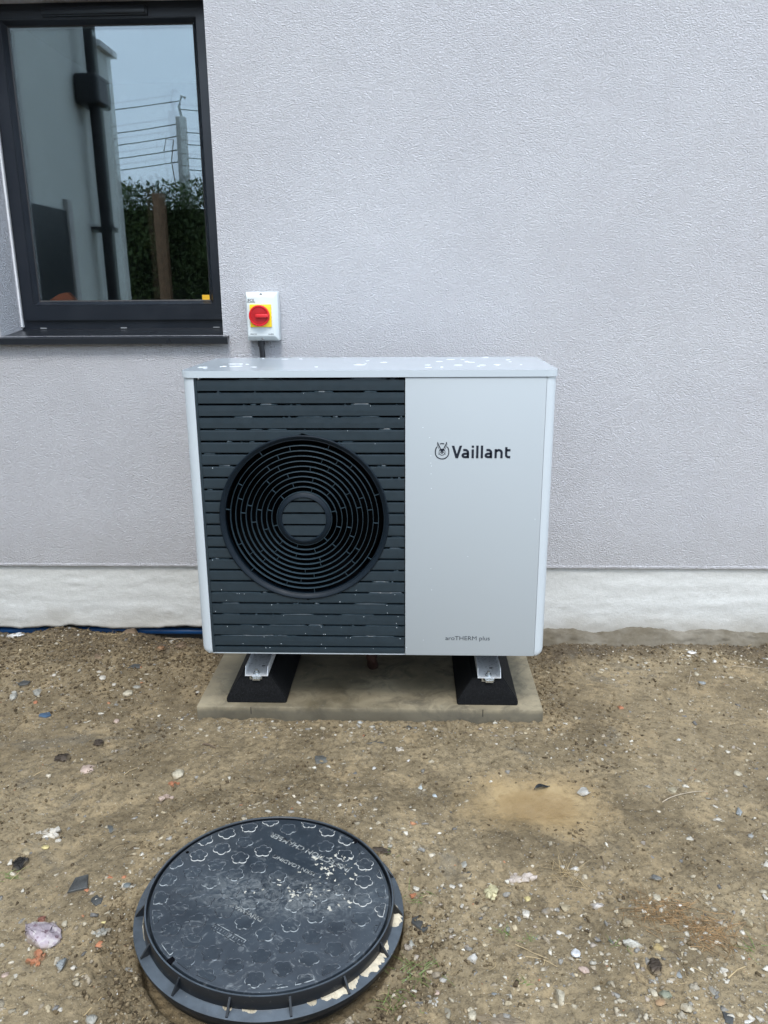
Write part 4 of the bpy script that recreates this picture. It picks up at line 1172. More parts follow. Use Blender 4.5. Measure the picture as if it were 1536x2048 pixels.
STONES = [
(-1.207, -0.402, 0.0521, 0.0646, 0.0323, 0.07, (0.33, 0.32, 0.28), 'angular', 'stone', 'stone', 'pale grey angular rock on the earth below the window, largest in its group'),
(-1.294, -0.440, 0.0402, 0.0433, 0.0249, 0.16, (0.33, 0.32, 0.28), 'crumbly', 'crumbly_lump', 'lump', 'small crumbly pale stone near the left edge of the photo'),
(-0.889, -0.402, 0.0424, 0.0466, 0.0263, 0.07, (0.45, 0.4, 0.3), 'round', 'pebble', 'pebble', 'cream pebble with a dark pit midway between the window and the slab'),
(-1.014, -0.309, 0.0300, 0.0325, 0.0186, -0.26, (0.54, 0.5, 0.43), 'round', 'pebble', 'pebble', 'small cream pebble nearest the wall in the row left of the slab'),
(-0.874, -0.350, 0.0292, 0.0239, 0.0148, 0.18, (0.33, 0.32, 0.28), 'round', 'pebble', 'pebble', 'small smooth grey pebble beside a straw, left of the slab'),
(-0.961, -0.340, 0.0178, 0.0210, 0.0110, 0.09, (0.54, 0.5, 0.43), 'round', 'pebble', 'pebble', 'tiny white pebble between two pale pebbles left of the slab'),
(-1.038, -0.271, 0.0304, 0.0226, 0.0063, -0.11, (0.54, 0.5, 0.43), 'flat', 'stone', 'stone', 'thin white sliver of stone lying left of the slab'),
(-1.202, -0.296, 0.0185, 0.0228, 0.0114, 0.12, (0.54, 0.5, 0.43), 'round', 'pebble', 'pebble', 'tiny white pebble above the pale grey angular rock'),
(-0.569, -0.884, 0.0389, 0.0470, 0.0241, 0.07, (0.45, 0.4, 0.3), 'round', 'stone', 'stone', 'cream rounded stone lying alone behind the round cover'),
(-0.568, -0.927, 0.0240, 0.0206, 0.0128, 0.06, (0.42, 0.17, 0.085), 'crumbly', 'brick_fragment', 'brick piece', 'small orange brick crumb just in front of the cream rounded stone'),
(-0.574, -0.996, 0.0391, 0.0285, 0.0177, 0.01, (0.46, 0.35, 0.29), 'crumbly', 'crumbly_lump', 'lump', 'peach coloured crumbly lump behind the left part of the round cover'),
(-0.956, -0.806, 0.0557, 0.0487, 0.0332, 0.11, (0.06, 0.044, 0.031), 'clod', 'soil_clod', 'clod', 'largest dark brown clod on smooth earth at the left'),
(-0.870, -0.728, 0.0387, 0.0359, 0.0245, -0.15, (0.06, 0.044, 0.031), 'clod', 'soil_clod', 'clod', 'dark broken clod right of and behind the largest brown clod'),
(-0.785, -0.076, 0.0580, 0.0671, 0.0396, -0.03, (0.18, 0.125, 0.08), 'clod', 'stone', 'stone', 'brown stone in the rubble beside the lower left corner of the heat pump'),
(-0.836, -0.026, 0.0422, 0.0368, 0.0228, -0.10, (0.54, 0.5, 0.43), 'angular', 'stone', 'stone', 'white chip on top of the rubble beside the heat pump corner'),
(-0.857, -0.104, 0.0331, 0.0473, 0.0226, 0.12, (0.26, 0.15, 0.08), 'clod', 'soil_clod', 'clod', 'orange brown lump in the rubble against the wall'),
(-1.005, -0.020, 0.0643, 0.0635, 0.0393, 0.01, (0.18, 0.125, 0.08), 'round', 'stone', 'stone', 'brown boulder half hidden in the gap under the plinth'),
(-0.862, -0.590, 0.0237, 0.0238, 0.0147, -0.06, (0.46, 0.35, 0.29), 'round', 'pebble', 'pebble', 'small brown pink pebble left of the slab front edge'),
(-1.192, -0.473, 0.0196, 0.0172, 0.0107, -0.16, (0.42, 0.17, 0.085), 'angular', 'brick_fragment', 'brick piece', 'tiny bright orange brick chip near the pale grey angular rock'),
(-0.566, -0.634, 0.0192, 0.0164, 0.0102, -0.05, (0.45, 0.4, 0.3), 'angular', 'stone', 'stone', 'small cream chip in front of the left corner of the slab'),
(-1.068, -0.185, 0.0539, 0.0621, 0.0151, 0.00, (0.18, 0.125, 0.08), 'flat', 'stone', 'stone', 'flat brown stone on the heaped soil near the wall'),
(-0.853, -0.860, 0.0507, 0.0621, 0.0142, -0.06, (0.46, 0.35, 0.29), 'flat', 'stone', 'stone', 'flat peach and grey stone sunk in earth right of the largest clod'),
(-0.917, -0.236, 0.0605, 0.0404, 0.0113, 0.26, (0.062, 0.064, 0.062), 'slate', 'slate_piece', 'slate', 'flat dark slate flake in the heaped soil left of the slab'),
(-1.292, -0.348, 0.0451, 0.0415, 0.0116, 0.20, (0.062, 0.064, 0.062), 'slate', 'slate_piece', 'slate', 'small dark slate flake near the left edge below the window'),
(-0.695, -1.507, 0.1059, 0.0659, 0.0409, -0.54, (0.38, 0.32, 0.35), 'veined', 'stone', 'stone', 'large purple grey mottled stone left of the round cover'),
(-0.617, -1.584, 0.0392, 0.0397, 0.0243, -0.38, (0.25, 0.265, 0.265), 'angular', 'stone', 'stone', 'blue grey angular stone in front of the purple mottled stone'),
(-0.593, -1.589, 0.0156, 0.0136, 0.0084, -0.03, (0.54, 0.5, 0.43), 'round', 'pebble', 'pebble', 'tiny pale pebble touching the blue grey angular stone'),
(-0.839, -1.147, 0.0527, 0.0473, 0.0293, -0.08, (0.54, 0.5, 0.43), 'crumbly', 'slate_piece', 'slate', 'crushed white lump at the left, behind the slate triangle'),
(-0.801, -1.186, 0.0183, 0.0166, 0.0103, 0.04, (0.54, 0.5, 0.43), 'round', 'pebble', 'pebble', 'white pebble just in front of the crushed white lump'),
(-0.821, -1.214, 0.0258, 0.0205, 0.0127, 0.04, (0.56, 0.47, 0.22), 'round', 'pebble', 'pebble', 'yellowish pebble near the crushed white lump'),
(-0.865, -1.231, 0.0425, 0.0402, 0.0113, 0.42, (0.34, 0.28, 0.18), 'flat', 'stone', 'stone', 'tan flaky stone near the left edge among straw'),
(-0.856, -1.281, 0.0523, 0.0439, 0.0300, -0.22, (0.02, 0.018, 0.016), 'clod', 'soil_clod', 'clod', 'black charred clod near the left edge'),
(-0.887, -1.272, 0.0241, 0.0244, 0.0150, -0.08, (0.54, 0.5, 0.43), 'angular', 'stone', 'stone', 'white chip touching the black charred clod'),
(-0.669, -1.363, 0.0679, 0.0566, 0.0158, 0.41, (0.062, 0.064, 0.062), 'slate', 'slate_piece', 'slate', 'dark slate triangle lying left of the round cover'),
(-0.643, -1.382, 0.0182, 0.0158, 0.0098, 0.13, (0.42, 0.17, 0.085), 'angular', 'brick_fragment', 'brick piece', 'orange brick chip touching the slate triangle'),
(-0.601, -1.348, 0.0209, 0.0160, 0.0099, 0.13, (0.42, 0.17, 0.085), 'angular', 'brick_fragment', 'brick piece', 'left one of two orange brick chips behind the slate triangle'),
(-0.564, -1.351, 0.0152, 0.0175, 0.0094, -0.10, (0.42, 0.17, 0.085), 'angular', 'brick_fragment', 'brick piece', 'right one of two orange brick chips, nearest the round cover'),
(-0.558, -1.526, 0.0198, 0.0327, 0.0123, -0.33, (0.42, 0.17, 0.085), 'angular', 'brick_fragment', 'brick piece', 'upright orange brick shard between the purple stone and the round cover'),
(-0.678, -1.573, 0.0425, 0.0315, 0.0195, 0.03, (0.42, 0.17, 0.085), 'crumbly', 'brick_fragment', 'brick piece', 'streak of crumbled orange brick in front of the purple mottled stone'),
(-0.720, -1.459, 0.0221, 0.0205, 0.0140, 0.02, (0.24, 0.1, 0.07), 'clod', 'brick_fragment', 'brick piece', 'dull red brick lump just behind the purple mottled stone'),
(-0.624, -1.389, 0.0139, 0.0121, 0.0075, -0.25, (0.54, 0.5, 0.43), 'angular', 'slate_piece', 'slate', 'tiny white chip right of the slate triangle'),
(-0.570, -1.474, 0.0242, 0.0177, 0.0110, -0.14, (0.56, 0.47, 0.22), 'angular', 'stone', 'stone', 'yellow chip right of the purple mottled stone'),
(-0.658, -1.477, 0.0163, 0.0199, 0.0101, -0.01, (0.45, 0.4, 0.3), 'round', 'pebble', 'pebble', 'cream pebble at the upper right end of the purple mottled stone'),
(-0.570, -1.501, 0.0293, 0.0317, 0.0182, -0.19, (0.33, 0.32, 0.28), 'crumbly', 'brick_fragment', 'brick piece', 'mottled grey and white crumbly stone above the upright brick shard'),
(-0.481, -1.639, 0.0226, 0.0311, 0.0140, -0.02, (0.75, 0.74, 0.72), 'crumbly', 'crumbly_lump', 'lump', 'bright white lump left of the near edge of the round cover'),
(-0.508, -1.706, 0.0247, 0.0246, 0.0152, 0.02, (0.33, 0.32, 0.28), 'round', 'stone', 'stone', 'pale rounded stone at the bottom edge, left of the round cover'),
(-0.540, -1.712, 0.0186, 0.0110, 0.0068, 0.01, (0.54, 0.5, 0.43), 'angular', 'stone', 'stone', 'small white chip at the bottom edge, left of the round cover'),
(-0.713, -1.622, 0.0184, 0.0340, 0.0114, -0.10, (0.34, 0.28, 0.18), 'angular', 'stone', 'stone', 'upright tan shard near the lower left edge'),
(-0.732, -1.610, 0.0186, 0.0173, 0.0107, 0.12, (0.46, 0.35, 0.29), 'round', 'pebble', 'pebble', 'brownish pebble at the far lower left edge'),
(-0.604, -1.416, 0.0358, 0.0454, 0.0100, 0.18, (0.062, 0.064, 0.062), 'slate', 'slate_piece', 'slate', 'slate flake half buried between the slate triangle and the cover'),
(-0.678, -1.139, 0.0576, 0.0351, 0.0098, 0.06, (0.09, 0.095, 0.09), 'flat', 'stone', 'stone', 'flush grey stone behind the left side of the round cover'),
(-0.547, -1.378, 0.0221, 0.0188, 0.0116, -0.16, (0.15, 0.17, 0.17), 'round', 'pebble', 'pebble', 'grey green pebble close to the left rim of the round cover'),
(0.151, -1.436, 0.0464, 0.0614, 0.0130, 0.15, (0.062, 0.064, 0.062), 'slate', 'slate_piece', 'slate', 'large dark slate piece at the right rim of the round cover'),
(0.127, -1.495, 0.0240, 0.0369, 0.0149, -0.10, (0.33, 0.32, 0.28), 'angular', 'slate_piece', 'slate', 'pale grey stone below the dark slate at the right rim of the cover'),
(0.122, -1.450, 0.0154, 0.0220, 0.0095, 0.18, (0.33, 0.32, 0.28), 'round', 'pebble', 'pebble', 'grey pebble between the dark slate and the cover rim'),
(0.134, -1.363, 0.0209, 0.0220, 0.0129, -0.21, (0.42, 0.17, 0.085), 'angular', 'brick_fragment', 'brick piece', 'orange brick cube at the right rim of the round cover'),
(0.319, -1.349, 0.0359, 0.0398, 0.0222, 0.18, (0.5, 0.45, 0.27), 'crumbly', 'crumbly_lump', 'lump', 'cream yellow crumbly lump right of the round cover'),
(0.391, -1.295, 0.0600, 0.0350, 0.0217, -0.00, (0.5, 0.43, 0.38), 'crumbly', 'crumbly_lump', 'lump', 'pinkish white crumbled lump in front of the puddle'),
(0.259, -1.259, 0.0219, 0.0237, 0.0136, -0.25, (0.33, 0.32, 0.28), 'angular', 'stone', 'stone', 'grey angular chip between the cover and the puddle'),
(0.247, -1.330, 0.0146, 0.0129, 0.0080, -0.06, (0.54, 0.5, 0.43), 'round', 'pebble', 'pebble', 'small white pebble right of the round cover, below the grey chip'),
(0.270, -1.296, 0.0189, 0.0241, 0.0053, 0.01, (0.062, 0.064, 0.062), 'slate', 'slate_piece', 'slate', 'small flush slate flake right of the round cover'),
(0.395, -1.412, 0.0262, 0.0291, 0.0162, 0.05, (0.54, 0.5, 0.43), 'angular', 'stone', 'stone', 'white elongated chip in the gravel left of two tan stones'),
(0.442, -1.399, 0.0290, 0.0341, 0.0081, -0.20, (0.22, 0.19, 0.15), 'flat', 'stone', 'stone', 'flat grey brown stone left of the tan wedge'),
(0.490, -1.388, 0.0359, 0.0268, 0.0166, -0.22, (0.34, 0.28, 0.18), 'angular', 'stone', 'stone', 'tan wedge shaped stone with a straight top edge'),
(0.268, -1.539, 0.0423, 0.0470, 0.0262, 0.04, (0.52, 0.5, 0.46), 'angular', 'stone', 'stone', 'large whitish block in the gravel right of the round cover'),
(0.485, -1.522, 0.0241, 0.0273, 0.0149, -0.09, (0.62, 0.63, 0.64), 'round', 'pebble', 'pebble', 'clean white round pebble right of the whitish block'),
(0.430, -1.637, 0.0364, 0.0394, 0.0226, 0.05, (0.45, 0.4, 0.3), 'angular', 'stone', 'stone', 'cream angular stone near the bottom edge right of centre'),
(0.412, -1.606, 0.0110, 0.0121, 0.0068, 0.15, (0.54, 0.5, 0.43), 'round', 'pebble', 'pebble', 'tiny white pebble above the cream angular stone'),
(0.299, -1.631, 0.0193, 0.0143, 0.0089, -0.33, (0.25, 0.265, 0.265), 'angular', 'stone', 'stone', 'bluish chip near the bottom edge, right of the cover'),
(0.114, -1.687, 0.0306, 0.0223, 0.0138, 0.05, (0.54, 0.5, 0.43), 'angular', 'stone', 'stone', 'white angular chip at the bottom edge just right of the cover'),
(0.202, -1.678, 0.0189, 0.0365, 0.0053, 0.24, (0.27, 0.24, 0.18), 'flat', 'stone', 'stone', 'upright brown grey flat stone at the bottom edge'),
(0.250, -1.679, 0.0201, 0.0325, 0.0125, -0.06, (0.45, 0.4, 0.3), 'round', 'pebble', 'pebble', 'cream egg shaped pebble at the bottom edge beside the arched stone'),
(0.173, -1.647, 0.0263, 0.0280, 0.0163, -0.16, (0.38, 0.36, 0.32), 'crumbly', 'crumbly_lump', 'lump', 'pale rough stone near the bottom edge right of the cover'),
(0.198, -1.597, 0.0219, 0.0185, 0.0115, 0.15, (0.46, 0.44, 0.4), 'angular', 'stone', 'stone', 'pale chip in the gravel left of the bluish chip'),
(0.182, -1.622, 0.0169, 0.0169, 0.0105, 0.05, (0.46, 0.35, 0.29), 'round', 'pebble', 'pebble', 'pinkish pebble above the pale rough stone'),
(0.404, -1.364, 0.0200, 0.0190, 0.0118, 0.18, (0.56, 0.47, 0.22), 'round', 'pebble', 'pebble', 'yellow orange pebble in front of the pinkish white lump'),
(0.460, -1.463, 0.0142, 0.0134, 0.0083, -0.07, (0.62, 0.6, 0.56), 'round', 'pebble', 'pebble', 'small white pebble above the clean white round pebble'),
(0.304, -1.695, 0.1226, 0.0453, 0.0127, -0.30, (0.22, 0.175, 0.12), 'flat', 'stone', 'stone', 'broad tan flagstone with a pale rim cut by the bottom edge'),
(0.531, -1.259, 0.0391, 0.0278, 0.0172, -0.02, (0.56, 0.53, 0.48), 'angular', 'stone', 'stone', 'white chip lying in the straw tuft in front of the puddle'),
(0.615, -1.494, 0.0571, 0.0452, 0.0280, -0.09, (0.58, 0.56, 0.49), 'angular', 'stone', 'stone', 'large white angular stone at the lower right'),
(0.565, -1.371, 0.0364, 0.0356, 0.0221, 0.16, (0.55, 0.51, 0.47), 'angular', 'stone', 'stone', 'white angular chip left of the dead conifer sprig'),
(0.620, -1.423, 0.0372, 0.0316, 0.0196, 0.04, (0.27, 0.22, 0.14), 'round', 'stone', 'stone', 'tan stone between two white stones at the lower right'),
(0.494, -1.564, 0.0263, 0.0238, 0.0147, -0.33, (0.46, 0.35, 0.29), 'round', 'pebble', 'pebble', 'pinkish round stone below the clean white pebble'),
(0.648, -1.550, 0.0320, 0.0438, 0.0218, -0.24, (0.06, 0.044, 0.031), 'clod', 'stone', 'stone', 'dark brown upright block at the lower right'),
(0.692, -1.560, 0.0167, 0.0352, 0.0103, 0.18, (0.25, 0.265, 0.265), 'angular', 'stone', 'stone', 'bluish chip right of the dark brown block'),
(0.669, -1.499, 0.0261, 0.0228, 0.0141, 0.14, (0.36, 0.27, 0.12), 'round', 'stone', 'stone', 'yellow brown stone above the dark brown block'),
(0.627, -1.612, 0.0225, 0.0307, 0.0139, -0.13, (0.45, 0.4, 0.3), 'angular', 'stone', 'stone', 'cream chip below the dark brown block'),
(0.633, -1.638, 0.0260, 0.0234, 0.0065, -0.00, (0.34, 0.22, 0.12), 'flat', 'stone', 'stone', 'orange brown flat stone below the cream chip'),
(0.651, -1.615, 0.0313, 0.0252, 0.0156, 0.09, (0.22, 0.23, 0.17), 'round', 'stone', 'stone', 'grey green stone right of the cream chip'),
(0.683, -1.652, 0.0323, 0.0248, 0.0154, 0.09, (0.45, 0.4, 0.3), 'angular', 'stone', 'stone', 'tan angular stone near the bottom edge at the right'),
(0.751, -1.612, 0.0216, 0.0334, 0.0060, 0.18, (0.3, 0.28, 0.24), 'flat', 'stone', 'stone', 'flat grey brown stone at the lower right under the pale stick'),
(0.896, -1.423, 0.0262, 0.0273, 0.0163, 0.05, (0.34, 0.28, 0.18), 'angular', 'stone', 'stone', 'tan stone right of the dead conifer sprig'),
(0.858, -1.494, 0.0295, 0.0235, 0.0066, -0.02, (0.38, 0.33, 0.3), 'flat', 'stone', 'stone', 'pale pinkish flat stone near the right edge'),
(1.012, -1.234, 0.0239, 0.0258, 0.0148, -0.05, (0.54, 0.5, 0.43), 'angular', 'stone', 'stone', 'white chip at the right edge, upper one of two'),
(0.965, -1.346, 0.0200, 0.0238, 0.0124, 0.21, (0.54, 0.5, 0.43), 'angular', 'stone', 'stone', 'white chip at the right edge, lower one of two'),
(0.968, -1.326, 0.0202, 0.0167, 0.0103, -0.45, (0.45, 0.4, 0.3), 'round', 'pebble', 'pebble', 'cream pebble at the right edge just above the lower white chip'),
(0.710, -1.352, 0.0234, 0.0254, 0.0145, -0.03, (0.45, 0.4, 0.3), 'round', 'pebble', 'pebble', 'cream pebble with a dark hollow above the dead conifer sprig'),
(0.756, -1.372, 0.0193, 0.0135, 0.0084, 0.01, (0.6, 0.58, 0.54), 'angular', 'stone', 'stone', 'white chip above the right half of the dead conifer sprig'),
(0.954, -1.064, 0.0296, 0.0217, 0.0134, -0.29, (0.54, 0.5, 0.43), 'angular', 'stone', 'stone', 'white stone below the curved twig at the right'),
(1.017, -1.128, 0.0185, 0.0191, 0.0115, 0.07, (0.25, 0.265, 0.265), 'round', 'pebble', 'pebble', 'small bluish pebble near the right edge'),
(0.757, -1.671, 0.0249, 0.0373, 0.0070, -0.13, (0.062, 0.064, 0.062), 'slate', 'slate_piece', 'slate', 'dark slate flake at the bottom right'),
(0.793, -1.677, 0.0351, 0.0102, 0.0029, 0.17, (0.62, 0.6, 0.56), 'flat', 'stone', 'stone', 'thin white sliver at the bottom right corner'),
(0.835, -1.339, 0.0197, 0.0176, 0.0109, -0.03, (0.45, 0.4, 0.3), 'crumbly', 'crumbly_lump', 'lump', 'small crumbly cream lump right of the dead conifer sprig'),
(0.723, -1.284, 0.0395, 0.0325, 0.0091, 0.13, (0.16, 0.16, 0.15), 'flat', 'stone', 'stone', 'flush grey flat stone behind the dead conifer sprig'),
(0.622, -0.941, 0.0547, 0.0478, 0.0134, 0.24, (0.42, 0.4, 0.36), 'flat', 'stone', 'stone', 'flat whitish flake right of the puddle'),
(0.876, -0.935, 0.0481, 0.0336, 0.0094, 0.08, (0.33, 0.29, 0.2), 'flat', 'stone', 'stone', 'tan oval stone right of the puddle'),
(1.026, -1.020, 0.0319, 0.0408, 0.0198, -0.18, (0.25, 0.265, 0.265), 'angular', 'stone', 'stone', 'bluish grey stone right of the curved twig'),
(1.093, -0.847, 0.0288, 0.0230, 0.0143, -0.30, (0.45, 0.4, 0.3), 'round', 'pebble', 'pebble', 'cream pebble near the right edge of the smooth earth'),
(0.845, -0.465, 0.0258, 0.0273, 0.0160, 0.35, (0.42, 0.17, 0.085), 'angular', 'brick_fragment', 'brick piece', 'orange brick chip alone on the earth right of the slab'),
(0.978, -0.665, 0.0176, 0.0194, 0.0109, -0.02, (0.6, 0.6, 0.58), 'angular', 'stone', 'stone', 'tiny white chip on bare earth right of the slab'),
(1.177, -0.300, 0.0317, 0.0285, 0.0176, -0.14, (0.25, 0.265, 0.265), 'round', 'pebble', 'pebble', 'bluish pebble on the earth below the right part of the wall'),
(1.176, -0.243, 0.0181, 0.0257, 0.0112, 0.03, (0.45, 0.4, 0.3), 'round', 'pebble', 'pebble', 'tiny cream pebble above the bluish pebble near the wall'),
(1.203, -0.096, 0.0502, 0.0281, 0.0174, -0.04, (0.62, 0.6, 0.57), 'angular', 'stone', 'stone', 'white flake close to the foot of the wall at the right'),
(1.266, -0.157, 0.0373, 0.0236, 0.0146, 0.17, (0.56, 0.54, 0.5), 'angular', 'stone', 'stone', 'thin white chip near the foot of the wall, right of the white flake'),
(1.209, 0.080, 0.0394, 0.0440, 0.0269, 0.01, (0.2, 0.17, 0.1), 'clod', 'soil_clod', 'clod', 'brown clay lump stuck at the foot of the plinth at the right'),
(0.017, -0.847, 0.0142, 0.0223, 0.0088, 0.00, (0.58, 0.57, 0.54), 'angular', 'stone', 'stone', 'small white chip midway between the slab and the round cover'),
(-0.189, -0.791, 0.0162, 0.0235, 0.0101, -0.14, (0.45, 0.4, 0.3), 'angular', 'stone', 'stone', 'small cream chip in front of the slab, left of centre'),
(0.096, -0.745, 0.0278, 0.0215, 0.0133, 0.09, (0.5, 0.45, 0.38), 'crumbly', 'crumbly_lump', 'lump', 'cream crumb lump in front of the middle of the slab'),
(0.155, -0.932, 0.0184, 0.0379, 0.0114, -0.21, (0.42, 0.46, 0.46), 'angular', 'stone', 'stone', 'bluish white upright chip left of the puddle'),
(0.194, -0.974, 0.0167, 0.0328, 0.0103, 0.13, (0.36, 0.4, 0.42), 'angular', 'stone', 'stone', 'smaller bluish chip between the upright chip and the puddle'),
(0.118, -0.805, 0.0176, 0.0161, 0.0100, 0.30, (0.58, 0.55, 0.52), 'angular', 'stone', 'stone', 'tiny white chip between the slab and the puddle'),
(0.123, -0.600, 0.0291, 0.0288, 0.0179, -0.30, (0.062, 0.064, 0.062), 'angular', 'slate_piece', 'slate', 'dark slate lump against the front of the slab'),
(-0.043, -0.578, 0.0207, 0.0186, 0.0116, -0.49, (0.45, 0.47, 0.46), 'round', 'pebble', 'pebble', 'pale grey pebble against the front of the slab'),
(0.008, -0.702, 0.0730, 0.0269, 0.0075, 0.12, (0.1, 0.1, 0.095), 'flat', 'stone', 'stone', 'long flush grey stone in front of the slab'),
(-0.146, -0.798, 0.0614, 0.0511, 0.0143, 0.51, (0.115, 0.115, 0.105), 'flat', 'stone', 'stone', 'flush dark grey stone in front of the slab, left of the long one'),
(0.051, -1.246, 0.0599, 0.0223, 0.0152, -0.20, (0.06, 0.044, 0.031), 'clod', 'soil_clod', 'clod', 'dark brown clod at the upper right rim of the round cover'),
(-1.119, -0.557, 0.0381, 0.0473, 0.0107, -0.25, (0.05, 0.1, 0.17), 'slate', 'plastic_scrap', 'scrap', 'small blue plastic scrap on the earth left of the slab'),
(-1.472, -0.024, 0.0903, 0.0685, 0.0192, 0.12, (0.75, 0.75, 0.74), 'flat', 'plastic_scrap', 'scrap', 'white plastic scrap on the heaped soil at the far left'),
]
for i, (x, y, w, l, h, rot, col, kind, name, cat, label) in enumerate(STONES):
    stone(x, y, w, l, h, rot, col, kind, name, label, i+1, cat)

# --- straw, twigs, roots ---------------------------------------------------
M_straw = simple('dry_straw', (.40, .30, .16), .7, var=.3, vscale=40)
M_twig = simple('brown_twig', (.115, .080, .052), .8, var=.3, vscale=60)
M_dead = simple('dead_conifer', (.25, .155, .070), .8, var=.4, vscale=50)
M_grass = simple('fresh_grass', (.13, .20, .045), .6, var=.3, vscale=40)
M_stalk = simple('pale_root', (.36, .30, .22), .75, var=.25, vscale=60)
def strand(bm, x, y, ang, ln, r, bend, seed, lift=.003, n=6, taper=.5):
    rg = np.random.default_rng(seed); pts = []; a = ang
    for k in range(n+1):
        pts.append((x, y, gz(x, y)+r*.6+lift*math.sin(math.pi*k/n)+abs(rg.normal(0, .0006))))
        x += math.cos(a)*ln/n; y += math.sin(a)*ln/n; a += bend/n+rg.normal(0, .10)
    tube(bm, pts, [r*(1-taper*k/n) for k in range(n+1)], 4)
def litter(name, n, dens, mat, lo, hi, r, label, seed):
    p = sample(n, dens); bm = bmesh.new(); rg = np.random.default_rng(seed)
    for k in range(n):
        strand(bm, p[k, 0], p[k, 1], rg.random()*6.28, rg.uniform(lo, hi), rg.uniform(.5, 1.2)*r, rg.normal(0, .9), seed+k, n=4)
    tag(bm_obj(name, bm, mat), label, None, None, 'stuff')
def dens_straw(x, y):
    d = .12+.5*sst(-1.2, -1.6, y)*sst(-.3, .1, x)+.7*sst(-.6, -.75, x)*sst(-.25, -.08, y)
    return np.where(blocked(x, y), 0, np.clip(d*(.3+.9*sst(.4, .6, fbm(x*5, y*5, 2, 99))), 0, 1))
litter('straw_litter', 240, dens_straw, M_straw, .008, .038, .0007, 'short bits of pale straw scattered on the earth', 3000)
litter('twig_litter', 230, dens_straw, M_twig, .008, .040, .0008, 'dark broken twigs and rootlets scattered on the earth', 5000)
def named_strand(x, y, ang, ln, r, bend, mat, name, label, cat, seed, n=9, lift=.004):
    bm = bmesh.new(); strand(bm, x, y, ang, ln, r, bend, seed, n=n, lift=lift)
    return tag(bm_obj(name, bm, mat, smooth=60), label, cat)
STRANDS = [
(-0.534, -0.720, -0.441, 0.050, 0.0040, 0.10, 'twig', 'bark_stick', 'stick', 'short dark brown bark stick left of the slab front corner'),
(-0.730, -0.890, 0.840, 0.048, 0.0011, 0.10, 'straw', 'straw', 'straw', 'pale straw lying on smooth earth at the left'),
(-0.756, -0.926, 0.868, 0.039, 0.0009, 0.10, 'straw', 'straw', 'straw', 'fainter straw in line with the pale straw at the left'),
(-1.002, -0.902, 0.755, 0.048, 0.0009, 0.40, 'straw', 'straw', 'straw', 'curved brownish straw below the largest dark clod'),
(-0.874, -1.115, -0.125, 0.056, 0.0010, 0.30, 'twig', 'twig', 'twig', 'thin dark curved twig behind the crushed white lump'),
(-1.032, -0.933, -0.180, 0.032, 0.0012, 0.10, 'twig', 'twig', 'twig', 'short dark twig near the left edge'),
(0.833, -0.982, 0.314, 0.146, 0.0017, -0.20, 'root', 'curved_root', 'root', 'long pale wavy root on the earth right of the puddle'),
(0.792, -1.576, 0.637, 0.058, 0.0018, 0.05, 'straw', 'straw', 'straw', 'thick pale straw stick at the lower right'),
(0.725, -1.549, -0.919, 0.035, 0.0012, -0.40, 'straw', 'straw', 'straw', 'curved pale straw left of the thick straw stick'),
(0.566, -1.169, -0.851, 0.054, 0.0014, 0.10, 'twig', 'twig', 'twig', 'dark straight twig in front of the puddle'),
(0.613, -1.210, -1.802, 0.051, 0.0013, 0.30, 'twig', 'twig', 'twig', 'second dark twig, bent, right of the straight one'),
(0.358, -1.502, -0.676, 0.086, 0.0011, 0.20, 'straw', 'straw', 'straw', 'longest straw in the gravel right of the whitish block'),
(0.369, -1.532, -0.431, 0.076, 0.0011, -0.10, 'straw', 'straw', 'straw', 'straw just below and beside the longest one'),
(0.157, -1.364, -0.097, 0.019, 0.0011, 0.40, 'straw', 'straw', 'straw', 'bent straw right of the brick cube at the cover rim'),
(-0.450, -1.659, -0.548, 0.049, 0.0010, 0.20, 'straw', 'straw', 'straw', 'thin bent stalk at the lower left of the round cover'),
(-0.406, -1.680, -1.570, 0.040, 0.0010, 0.00, 'straw', 'straw', 'straw', 'stalk running to the bottom edge beside the round cover'),
(-0.529, -1.694, 1.082, 0.057, 0.0013, 0.20, 'straw', 'straw', 'straw', 'long dry stalk beside the bright white lump'),
(-0.855, -1.337, 1.129, 0.054, 0.0010, 0.30, 'straw', 'straw', 'straw', 'dry stalk beside the black charred clod'),
(-0.588, -1.457, 0.173, 0.047, 0.0010, -0.10, 'straw', 'straw', 'straw', 'straw lying between the purple stone and the cover'),
(-0.564, -1.470, 0.546, 0.032, 0.0009, 0.40, 'straw', 'straw', 'straw', 'short straw crossing the end of another near the cover'),
(-0.608, -1.425, -0.961, 0.031, 0.0014, 0.10, 'straw', 'straw', 'straw', 'thick short straw in front of the slate triangle'),
(0.161, -0.877, 0.322, 0.060, 0.0011, 0.10, 'twig', 'twig', 'twig', 'thin twig left of the puddle'),
(1.162, -0.223, -1.947, 0.091, 0.0012, 0.20, 'root', 'root', 'root', 'short pale stalk below the right part of the wall'),
(1.328, -0.185, -0.383, 0.094, 0.0012, 0.20, 'root', 'root', 'root', 'pale rootlet near the foot of the wall at the right'),
(0.661, -0.116, -0.885, 0.091, 0.0010, 0.20, 'twig', 'twig', 'twig', 'thin twig beside the lower right corner of the heat pump'),
(-1.313, -0.253, -2.889, 0.070, 0.0011, 0.20, 'root', 'root', 'root', 'pale rootlet in the heaped soil below the window'),
(-0.882, 0.031, 0.133, 0.140, 0.0016, 0.20, 'root', 'root', 'root', 'brown root in the rubble touching the heat pump corner'),
]
for i, (x, y, ang, ln, r, bend, m, name, cat, label) in enumerate(STRANDS):
    named_strand(x, y, ang, ln, r, bend, {'straw': M_straw, 'twig': M_twig, 'root': M_stalk}[m], name, label, cat, 7000+i)
